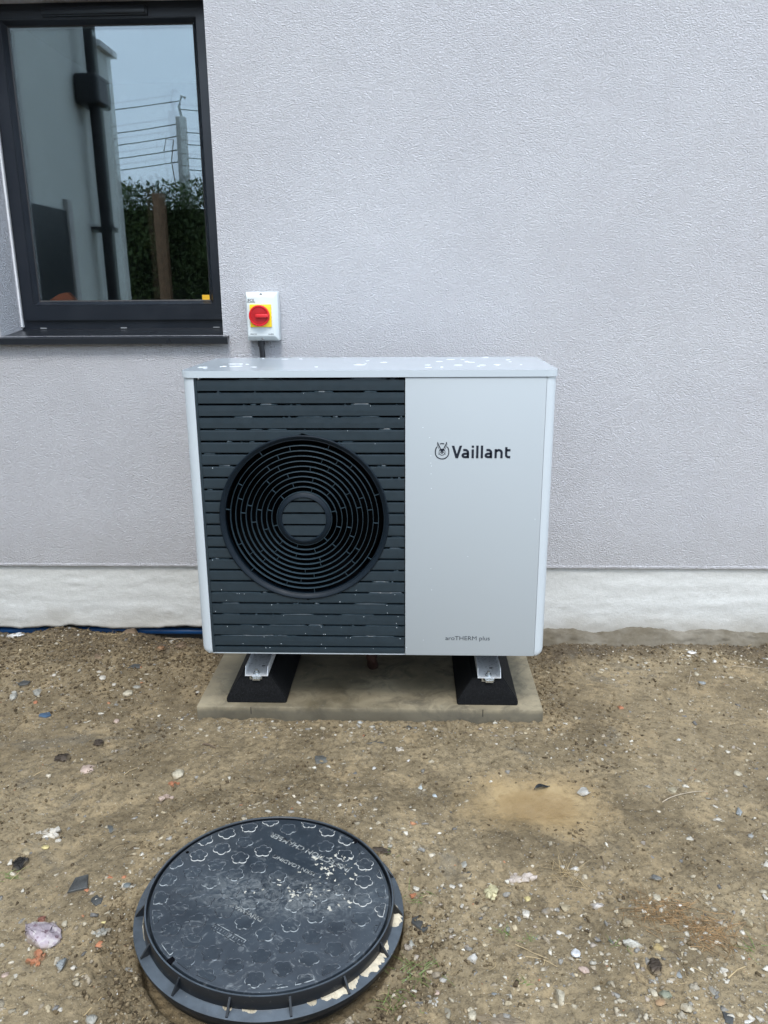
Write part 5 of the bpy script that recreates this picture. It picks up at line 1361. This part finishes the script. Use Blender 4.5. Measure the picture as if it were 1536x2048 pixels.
def tuft(cx, cy, spread, n, ln, mat, name, label, cat, seed, updir=.5, r=.0008):
    bm = bmesh.new(); rg = np.random.default_rng(seed)
    for k in range(n):
        x = cx+rg.normal(0, spread*.5); y = cy+rg.normal(0, spread*.3); a = rg.random()*6.28; l_ = ln*rg.uniform(.5, 1.2); z = gz(x, y)
        el = rg.uniform(.1, updir*2); pts = []
        for q in range(5):
            t = q/4
            pts.append((x+math.cos(a)*l_*t*math.cos(el), y+math.sin(a)*l_*t*math.cos(el), z+l_*t*math.sin(el)*(1-.55*t)+.001))
        tube(bm, pts, [r*(1-.8*q/4) for q in range(5)], 3, cap=False)
    return tag(bm_obj(name, bm, mat), label, cat)
TUFTS = [
(0.712, -1.390, 0.075, 130, 0.055, 'dead', 'dead_conifer_sprig', 'dead sprig', 'dead orange brown conifer sprig, left part, on the earth at the lower right', 0.12),
(0.799, -1.451, 0.085, 150, 0.055, 'dead', 'dead_conifer_sprig', 'dead sprig', 'dead brown conifer sprig, right part, on the earth at the lower right', 0.12),
(0.516, -1.284, 0.040, 34, 0.075, 'straw', 'straw_tuft', 'straw tuft', 'tuft of dry straw round a white chip in front of the puddle', 0.20),
(0.069, -1.252, 0.012, 10, 0.030, 'grass', 'grass_tuft', 'grass tuft', 'small green sprout by the dark clod behind the cover', 0.80),
(0.348, -1.469, 0.020, 9, 0.030, 'grass', 'grass_tuft', 'grass tuft', 'green blades in the gravel above the whitish block', 0.30),
(0.389, -1.487, 0.014, 14, 0.020, 'grass', 'grass_tuft', 'grass tuft', 'small green weed below the white elongated chip', 0.50),
(0.365, -1.604, 0.014, 14, 0.022, 'grass', 'grass_tuft', 'grass tuft', 'small green weed left of the cream angular stone', 0.50),
(0.141, -1.677, 0.010, 12, 0.018, 'grass', 'grass_tuft', 'grass tuft', 'tiny bright green sprout at the bottom edge right of the cover', 0.80),
(0.140, -1.374, 0.030, 12, 0.040, 'grass', 'grass_tuft', 'grass tuft', 'loose green blades between the cover and the dark slate', 0.50),
(0.146, -1.575, 0.050, 26, 0.050, 'grass', 'grass_tuft', 'grass tuft', 'straggly green grass right of the near side of the cover', 0.30),
(0.117, -1.638, 0.050, 20, 0.045, 'grass', 'grass_tuft', 'grass tuft', 'thin grass beside the near right rim of the cover', 0.35),
(-0.870, -1.320, 0.030, 16, 0.035, 'grass', 'grass_tuft', 'grass tuft', 'green blades by the black charred clod at the left edge', 0.40),
(-1.411, 0.051, 0.040, 14, 0.060, 'grass', 'grass_tuft', 'grass tuft', 'sparse grass blades on the heaped soil under the window', 0.90),
(-1.107, -0.031, 0.100, 60, 0.060, 'straw', 'straw_tuft', 'straw tuft', 'dry matted stalks on the heaped soil left of the heat pump', 0.25),
(-1.253, -0.121, 0.120, 50, 0.060, 'straw', 'straw_tuft', 'straw tuft', 'dry stalks on the heaped soil below the window', 0.20),
(0.588, -1.496, 0.030, 8, 0.030, 'grass', 'grass_tuft', 'grass tuft', 'few green blades beside the large white angular stone', 0.40),
(0.879, -1.502, 0.030, 10, 0.050, 'grass', 'grass_tuft', 'grass tuft', 'green blades near the right edge at the bottom', 0.30),
]
for i, (x, y, sp, n, ln, m, name, cat, label, up_) in enumerate(TUFTS):
    tuft(x, y, sp, n, ln, {'grass': M_grass, 'dead': M_dead, 'straw': M_straw}[m], name, label, cat, 8000+i, up_, .0007 if m != 'dead' else .0009)

# dark fallen leaf at the edge of the puddle
bm = bmesh.new(); rows = []
for k in range(9):
    t = k/8; w = .0085*math.sin(math.pi*min(1, t*1.06))**.8
    x = -.028+.056*t; zc = .006+.006*math.sin(t*5)
    rows.append([bm.verts.new((x, -w, zc+.003)), bm.verts.new((x, 0, zc)), bm.verts.new((x, w, zc+.003))])
for A, B in zip(rows, rows[1:]):
    for q in range(2): bm.faces.new((A[q], A[q+1], B[q+1], B[q]))
bmesh.ops.solidify(bm, geom=list(bm.faces), thickness=.0006)
LX, LY = 0.506, -0.927
tag(bm_obj('fallen_leaf', bm, simple('dark_leaf', (.030, .034, .036), .4, var=.3, vscale=90), loc=(LX, LY, gz(LX, LY)), rot=(0, 0, .45)), 'dark curled leaf lying at the edge of the tan puddle', 'leaf')
# shallow water in the puddle
bm = bmesh.new()
n = 60; ring = []
for k in range(n):
    a = 2*math.pi*k/n; rr = 1+.13*math.sin(2*a+1)+.08*math.sin(3*a+2)+.05*math.sin(7*a)
    ring.append(bm.verts.new((.475+.175*rr*math.cos(a), -1.0+.088*rr*math.sin(a), gz(.475, -1.0)+.0012)))
bm.faces.new(ring)
s = NT('puddle_water')
tr = s.n('ShaderNodeBsdfTransparent'); tr.inputs[0].default_value = (1, 1, 1, 1)
gl = s.n('ShaderNodeBsdfGlossy'); gl.inputs['Roughness'].default_value = .07
fr = s.n('ShaderNodeFresnel'); fr.inputs[0].default_value = 1.33
s.l(s.bump(s.noise(30, 3), .08, .003), gl.inputs['Normal'])
mp = s.mapping((1/.215, 1/.118, 1), loc=(-.475/.215, 1.0/.118, 0)); gg = s.n('ShaderNodeTexGradient', gradient_type='SPHERICAL'); s.l(mp, gg.inputs[0])
edge = s.ramp(s.math('ADD', gg.outputs['Fac'], s.math('MULTIPLY', s.math('SUBTRACT', s.noise(14, 5, .6), .5), .6)), [(.14, 0.), (.60, .8)])
mx = s.n('ShaderNodeMixShader'); s.l(s.math('MULTIPLY', fr.outputs[0], edge), mx.inputs[0]); s.l(tr.outputs[0], mx.inputs[1]); s.l(gl.outputs[0], mx.inputs[2]); s.l(mx.outputs[0], s.out.inputs[0])
tag(bm_obj('puddle', bm, s.m), 'shallow tan muddy puddle on the earth in front of the heat pump', None, None, 'structure')

# mortar haunch at the foot of the wall, right of the heat pump
xs = np.linspace(.50, 3.2, 420); V = []; F = []; NJ = 14
for j in range(NJ):
    t = j/(NJ-1)
    wd = .050+.030*(fbm(xs*3.1, xs*0+1, 3, 14)-.5)
    y_ = .012-wd*t + (fbm(xs*17, xs*0+t*5, 4, 15)-.5)*.030*t
    top = .084+.022*(fbm(xs*7, xs*0, 4, 16)-.5)*2-.016*sst(.9, 2.0, xs)*0
    z_ = top*(1-t**1.5)+.030*t**1.5 + (fbm(xs*30, xs*0+t*9, 4, 17)-.5)*.030*math.sin(math.pi*min(1, t+.15)) - .02*(t > .96)
    V += list(zip(xs, y_, z_))
for j in range(NJ-1):
    for i in range(419): a = j*420+i; F.append((a, a+1, a+421, a+420))
me = bpy.data.meshes.new('mortar_fillet'); me.from_pydata([tuple(map(float, v)) for v in V], [], F); me.polygons.foreach_set('use_smooth', [True]*len(F))
sm = NT('mortar'); cc = sm.mix(sm.ramp(sm.noise(7, 6, .65), [(.35, 0.), (.65, 1.)]), (.120, .100, .070), (.220, .198, .160))
sm.bsdf(cc, .85, 0, sm.bump(sm.noise(70, 6, .7), .6, .004), spec=.2)
tag(link('mortar_fillet', me, sm.m), 'rough grey brown mortar fillet along the foot of the wall right of the heat pump', None, None, 'structure')
# blue pipe in the gap under the plinth
bm = bmesh.new(); tube(bm, [(x, .040+.003*math.sin(x*9), .050+.0015*math.sin(x*5)) for x in np.linspace(-2.05, -.50, 30)], .0135, 16)
tag(bm_obj('blue_water_pipe', bm, M_blue, smooth=60), 'blue water pipe in the gap under the white plinth, left of the heat pump', 'pipe')

# ------------------------------------------------------------ inspection chamber cover
nrm = Vector((.0493, .0118, 1)).normalized()
q = Vector((0, 0, 1)).rotation_difference(nrm)
ic = empty('inspection_cover', (MC[0], MC[1], .0708), 'round black plastic inspection chamber cover with flower studs, dusty, set in the earth', 'manhole cover')
ic.rotation_euler = q.to_euler()
RL = .2675
bm = bmesh.new()
prof = [(0, 0), (RL-.004, 0), (RL-.001, -.0012), (RL, -.004), (RL, -.016), (0, -.016)]
lathe(bm, prof, 160, close=False)
bmesh.ops.remove_doubles(bm, verts=bm.verts, dist=1e-6)
lid = bm_obj('lid', bm, M_cover, ic, smooth=40)
bm = bmesh.new()
lathe(bm, [(RL+.0055, -.020), (RL+.0055, -.0005), (RL+.0068, .0012), (RL+.0100, .0012), (RL+.0112, -.0005), (RL+.0125, -.0290), (RL+.0150, -.0305), (.3000, -.0335), (.3020, -.0345), (.3020, -.0405), (.2995, -.0425), (.2995, -.048), (.2860, -.075), (RL-.02, -.075), (RL-.02, -.020)], 160)
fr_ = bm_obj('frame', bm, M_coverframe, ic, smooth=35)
for k in range(15):
    a = R(-97+24*k)
    bm = bmesh.new()
    pts = [(RL+.0105, -.004), (RL+.0120, -.004), (.2990, -.0305), (.2990, -.0330), (RL+.0105, -.0310)]
    extrude_poly(bm, pts, -.0022, .0022, 'y')
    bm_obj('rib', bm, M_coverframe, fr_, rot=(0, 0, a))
for a in (-18, 152, 62, -108):
    bm = bmesh.new(); lathe(bm, [(0, .0004), (.0042, .0004), (.0042, -.001), (0, -.001)], 14, close=False)
    bm_obj('fixing_hole', bm, M_black, lid, loc=((RL-.012)*math.cos(R(a)), (RL-.012)*math.sin(R(a)), 0))
for a in (-130, 48):
    bm = bmesh.new(); box(bm, RL-.010, RL+.0045, -.0065, .0065, -.002, .0006); bm_obj('lifting_notch', bm, M_black, lid, rot=(0, 0, R(a)))
# dried cement on the flange
bm = bmesh.new()
def smear(a0, a1, rin, rout, seed):
    n = 110; rg = np.random.default_rng(seed)
    inner, outer = [], []
    for k in range(n+1):
        a = R(a0+(a1-a0)*k/n); t = k/n; e = math.sin(math.pi*t)**.4
        ro = rin+(rout-rin)*e*(.25+.75*float(fbm(np.array([k*abs(a1-a0)*.006]), np.array([seed*1.]), 4, 5)[0]*1.5))
        inner.append(bm.verts.new((rin*math.cos(a), rin*math.sin(a), -.0285))); outer.append(bm.verts.new((min(ro, .300)*math.cos(a), min(ro, .300)*math.sin(a), -.0325)))
    mid = [bm.verts.new(((i.co.x*.4+o.co.x*.6), (i.co.y*.4+o.co.y*.6), -.0268+float(rg.normal(0, .0010)))) for i, o in zip(inner, outer)]
    for k in range(n):
        bm.faces.new((inner[k], inner[k+1], mid[k+1], mid[k])); bm.faces.new((mid[k], mid[k+1], outer[k+1], outer[k]))
smear(-60, -41, RL+.0125, .296, 1); smear(-40, -18, RL+.0125, .300, 2); smear(-9, 4, RL+.0125, .299, 3); smear(168, 184, RL+.0125, .290, 4); smear(186, 207, RL+.0125, .283, 5); smear(-92, -86, RL+.0125, .288, 6); smear(-66, -62, RL+.0125, .290, 7); smear(-100, -96, RL+.0125, .288, 8)
tag(bm_obj('cement_smear', bm, M_cement, fr_, smooth=60), kind='stuff')
# flower studs
def flower_pts(cx, cy, r, rot, n=70):
    pts = []
    for k in range(n):
        a = 2*math.pi*k/n; best = 0
        for j in range(5):
            b = a-(rot+2*math.pi*j/5); d = .56*r; rr = .44*r
            disc = rr*rr-(d*math.sin(b))**2
            if disc > 0 and math.cos(b) > 0: best = max(best, d*math.cos(b)+math.sqrt(disc))
        pts.append((cx+max(best, .66*r)*math.cos(a), cy+max(best, .66*r)*math.sin(a)))
    out = []
    for x, y_ in pts:
        h = math.hypot(x, y_)
        if h > RL-.0075: x, y_ = x*(RL-.0075)/h, y_*(RL-.0075)/h
        out.append((x, y_))
    return out
def stud(bm, pts, cx, cy):
    n = len(pts)
    def off(d): return [(cx+(x-cx)*(1-d/max(1e-4, math.hypot(x-cx, y_-cy))), cy+(y_-cy)*(1-d/max(1e-4, math.hypot(x-cx, y_-cy)))) for x, y_ in pts]
    lv = [(off(-.0005), .0001, 0), (off(.0002), .0011, 1), (off(.0009), .0014, 1), (off(.0022), .0008, 0)]
    rings = [[bm.verts.new((x, y_, z)) for x, y_ in pp] for pp, z, _ in lv]
    for i, (A, B) in enumerate(zip(rings, rings[1:])):
        for k in range(n):
            f = bm.faces.new((A[k], A[(k+1) % n], B[(k+1) % n], B[k])); f.material_index = 1 if i <= 1 else 0
    f = bm.faces.new(rings[-1]); f.material_index = 0
def wl(wx, wy): return (wx-MC[0], wy-MC[1])
LINES = [(wl(-.018, -1.352), wl(-.226, -1.238), .0165), (wl(-.096, -1.375), wl(-.205, -1.318), .0115), (wl(-.195, -1.525), wl(-.272, -1.484), .0115)]
PLATE = (wl(-.222, -1.590), wl(-.296, -1.549))
def segd(p, a, b):
    p, a, b = map(Vector, (p, a, b)); t = max(0, min(1, (p-a).dot(b-a)/(b-a).length_squared)); return (p-a-(b-a)*t).length
ph = R(-29.5); S_ = .0580; rgf = random.Random(3)
for i in range(-6, 7):
    for j in range(-7, 8):
        x0 = (i+.5*(j % 2))*S_; y0 = j*S_*.866
        x = x0*math.cos(ph)-y0*math.sin(ph)+.006; y_ = x0*math.sin(ph)+y0*math.cos(ph)-.004
        d = math.hypot(x, y_)
        if d > RL+.008: continue
        if segd((x, y_), LINES[0][0], LINES[0][1]) < .020 or segd((x, y_), LINES[1][0], LINES[1][1]) < .0165 or segd((x, y_), LINES[2][0], LINES[2][1]) < .0165 or segd((x, y_), PLATE[0], PLATE[1]) < .017: continue
        if rgf.random() < .03: continue
        fr0 = .0215
        pts = flower_pts(x, y_, fr0, ph+R(90)+rgf.choice((0, math.pi)))
        if d > RL-.012:
            x, y_ = x*(RL-.018)/d, y_*(RL-.018)/d
        bm = bmesh.new(); stud(bm, pts, x, y_)
        heavy = (d > .2 and y_ > -.05 and x > .05) or (y_ > .10 and x < 0)
        e = M_edge[2] if heavy and rgf.random() < .8 else (M_edge[1] if (y_ > -.08 and rgf.random() < .6) else M_edge[0 if rgf.random() < .6 else 1])
        bm_obj('flower_stud', bm, [M_cover, e], lid)
for (p0, p1, hgt), txt in zip(LINES, ('INSPECTION CHAMBER', '35KN LOADING', 'DRIVEWAY')):
    a = math.atan2(p1[1]-p0[1], p1[0]-p0[0]); ln = math.hypot(p1[0]-p0[0], p1[1]-p0[1])
    upv = (-math.sin(a), math.cos(a))
    text_mesh('raised_lettering', txt, ln, hgt, M_letter, lid, (p0[0]-upv[0]*hgt/2, p0[1]-upv[1]*hgt/2, .0001), rot=(0, 0, a), ext=.0011, bold=.02)
# small raised plate frame below DRIVEWAY
a = math.atan2(PLATE[1][1]-PLATE[0][1], PLATE[1][0]-PLATE[0][0]); ln = math.hypot(PLATE[1][0]-PLATE[0][0], PLATE[1][1]-PLATE[0][1])
bm = bmesh.new()
for (x0, x1, y0, y1) in ((0, ln, .0075, .0087), (0, ln, -.0087, -.0075), (0, .0012, -.0075, .0075), (ln-.0012, ln, -.0075, .0075)): box(bm, x0, x1, y0, y1, 0, .0011)
rgp = random.Random(9)
for k in range(11):
    xx = .007+(ln-.014)*k/10; box(bm, xx-.0006, xx+.0006, -.0035+rgp.uniform(0, .002), .0035, 0, .0009)
bm_obj('maker_plate', bm, M_edge[1], lid, loc=(PLATE[0][0], PLATE[0][1], .0001), rot=(0, 0, a))
# crusts of dried mud on the lid
bm = bmesh.new(); rgm = np.random.default_rng(17)
for k in range(90):
    if k < 40:
        x, y_ = rgm.normal(.075, .065), rgm.normal(.012, .020)
        y_ += (x-.07)*-.10
    elif k < 85: x, y_ = rgm.normal(.135, .03), rgm.normal(.10, .03)
    else: x, y_ = rgm.uniform(-.2, .2), rgm.uniform(-.1, .2)
    if math.hypot(x, y_) > RL-.012: continue
    r = rgm.uniform(.0010, .0042)*(1.5 if rgm.random() < .12 else 1)
    blob(bm, x, y_, r*rgm.uniform(.7, 1.3), r*rgm.uniform(.7, 1.3), .0004+r*.10, .0002, k+50, n=9, irregular=.9)
tag(bm_obj('dried_mud', bm, simple('dried_mud', (.42, .40, .34), .9, var=.35, vscale=120, bump=.5, bscale=200), lid), kind='stuff')

# ------------------------------------------------------------ what stands behind the photographer (seen in the window)
M_wing = simple('wing_render', (.62, .66, .64), .85, var=.06, vscale=3, bump=.4, bscale=150)
wing = empty('house_wing', (0, 0, 0), 'grey rendered house wing with black downpipe, seen reflected in the window', 'house wing')
box_obj('wing_wall', (-5.0, -2.13, -2.93, -1.32, -.1, 6.2), M_wing, wing)  # wing cut short of the house wall to let skylight in
box_obj('parapet_wall', (-5.0, -2.13, -3.24, -2.931, -.1, 3.07), M_wing, wing)
box_obj('coping', (-5.02, -2.09, -3.28, -2.931, 3.0705, 3.115), simple('coping_zinc', (.55, .58, .60), .5), wing, bev=.004)
dr = box_obj('door', (-2.129, -2.115, -2.10, -1.46, .05, 1.90), simple('door_dark', (.035, .04, .045), .35), wing)
box_obj('door_frame', (-2.129, -2.10, -2.17, -2.101, .05, 1.97), simple('door_frame_light', (.42, .42, .42), .6), dr)
bm = bmesh.new(); tube(bm, [(-2.03, -2.58, 0.02), (-2.03, -2.58, 2.66)], .045, 14); tube(bm, [(-2.03, -2.58, 2.75), (-2.03, -2.58, 6.1)], .040, 14)
dp = bm_obj('downpipe', bm, M_conduit, wing, smooth=60)
bm = bmesh.new(); box(bm, -2.125, -1.96, -2.70, -2.46, 2.60, 2.79, bev=.02)
bm_obj('hopper_head', bm, M_conduit, dp)
for z in (.6, 1.8, 3.4, 4.8): box_obj('pipe_clip', (-2.13, -1.975, -2.635, -2.525, z, z+.035), M_conduit, dp)
# hedge, with leaves as small faces through its volume
def leaf_cloud(name, parent, n, boxes, size, mat, seed):
    rg = np.random.default_rng(seed); Ps = []
    tot = sum(b[6] for b in boxes)
    for b in boxes:
        m = int(n*b[6]/tot); Ps.append(np.stack([rg.uniform(b[0], b[1], m), rg.uniform(b[2], b[3], m), rg.uniform(b[4], b[5], m)], 1))
    P = np.concatenate(Ps); m = len(P)
    bump_ = (fbm(P[:, 0]*2.2, P[:, 2]*2.2, 3, 4)-.5)*.5
    P[:, 1] += bump_; P[:, 2] += (fbm(P[:, 0]*1.7, P[:, 1], 3, 12)-.5)*.35*sst(1.5, 2.6, P[:, 2])
    d1 = rg.normal(size=(m, 3)); d1 /= np.linalg.norm(d1, axis=1)[:, None]; d2 = rg.normal(size=(m, 3)); d2 -= (d1*d2).sum(1)[:, None]*d1; d2 /= np.linalg.norm(d2, axis=1)[:, None]
    s_ = size*rg.uniform(.6, 1.5, (m, 1))
    V = np.stack([P-d1*s_, P+d2*s_*.45, P+d1*s_, P-d2*s_*.45], 1).reshape(-1, 3)
    F = np.arange(m*4).reshape(-1, 4)
    me = bpy.data.meshes.new(name); me.vertices.add(m*4); me.vertices.foreach_set('co', V.astype(np.float32).ravel())
    me.loops.add(m*4); me.loops.foreach_set('vertex_index', F.ravel().astype(np.int32)); me.polygons.add(m)
    me.polygons.foreach_set('loop_start', np.arange(0, m*4, 4)); me.polygons.foreach_set('loop_total', np.full(m, 4)); me.update()
    return link(name, me, mat, parent)
s = NT('hedge_leaf'); c = s.mix(s.ramp(s.noise(1.8, 5), [(.35, 0.), (.65, 1.)]), (.035, .062, .022), (.11, .155, .055)); s.bsdf(c, .6, 0, spec=.3); M_leaf = s.m
hedge = empty('hedge', (0, -9.3, 0), 'tall dense green hedge across the garden, seen reflected in the window', 'hedge')
hb = box_obj('hedge_core', (-13, 9, -.35, .35, 0, 2.55), simple('hedge_inside', (.012, .016, .009), .9), hedge)
leaf_cloud('hedge_leaves', hedge, 60000, [(-13, 9, .30, .55, .1, 2.75, 5), (-13, 9, -.4, .5, 2.45, 2.95, 2.2), (-6, -1, .35, .6, .1, 2.9, 3.5)], .035, M_leaf, 5)
pst = box_obj('timber_post', (-3.52, -3.36, -8.62, -8.50, 0, 2.72), simple('weathered_timber', (.20, .115, .065), .8, var=.3, vscale=12), bev=.01)
tag(pst, 'brown timber post standing in front of the hedge, seen reflected in the window', 'post')
pol = empty('concrete_pole', (-3.42, -9.9, 0), 'pale concrete utility pole rising above the hedge, seen reflected in the window', 'utility pole')
bm = bmesh.new(); box(bm, -.07, .07, -.07, .07, 0, 3.95, bev=.01); bm_obj('shaft', bm, simple('pole_concrete', (.50, .50, .48), .85), pol)
bm = bmesh.new(); tube(bm, [(.02, 0, 3.9), (-.02, 0, 4.1), (.03, 0, 4.25), (.09, 0, 4.22)], .022, 8); bm_obj('bracket', bm, M_screw, pol)
WZ = ((4.18, 3.98), (3.86, 3.86), (3.69, 3.69), (3.50, 3.50), (3.33, 3.33))
names_w = ('topmost', 'second', 'third', 'fourth', 'lowest')
for (zp, zo), nm in zip(WZ, names_w):
    bm = bmesh.new(); pts = []
    for k in range(25):
        t = k/24; x = -3.42-9*t; pts.append((x, -9.9, zp-.55*4*(t*(1-t))*.5))
    tube(bm, pts, .009, 5); pts = []
    for k in range(25):
        t = k/24; x = -3.42+11*t; pts.append((x, -9.9, zp-.12-.5*4*(t*(1-t))*.5))
    tube(bm, pts, .009, 5)
    tag(bm_obj('overhead_wire', bm, M_conduit), nm+' of the dark overhead wires crossing the sky in the window reflection', 'wire', 'overhead wires')
bm = bmesh.new()
tube(bm, [(-3.50, -9.7, 2.9), (-3.55, -9.7, 3.3), (-3.50, -9.7, 3.6), (-3.62, -9.72, 3.62), (-3.66, -9.7, 3.45)], .008, 5)
tag(bm_obj('creeper_stem', bm, M_twig), 'thin bare creeper stem climbing the concrete pole', 'climbing plant')
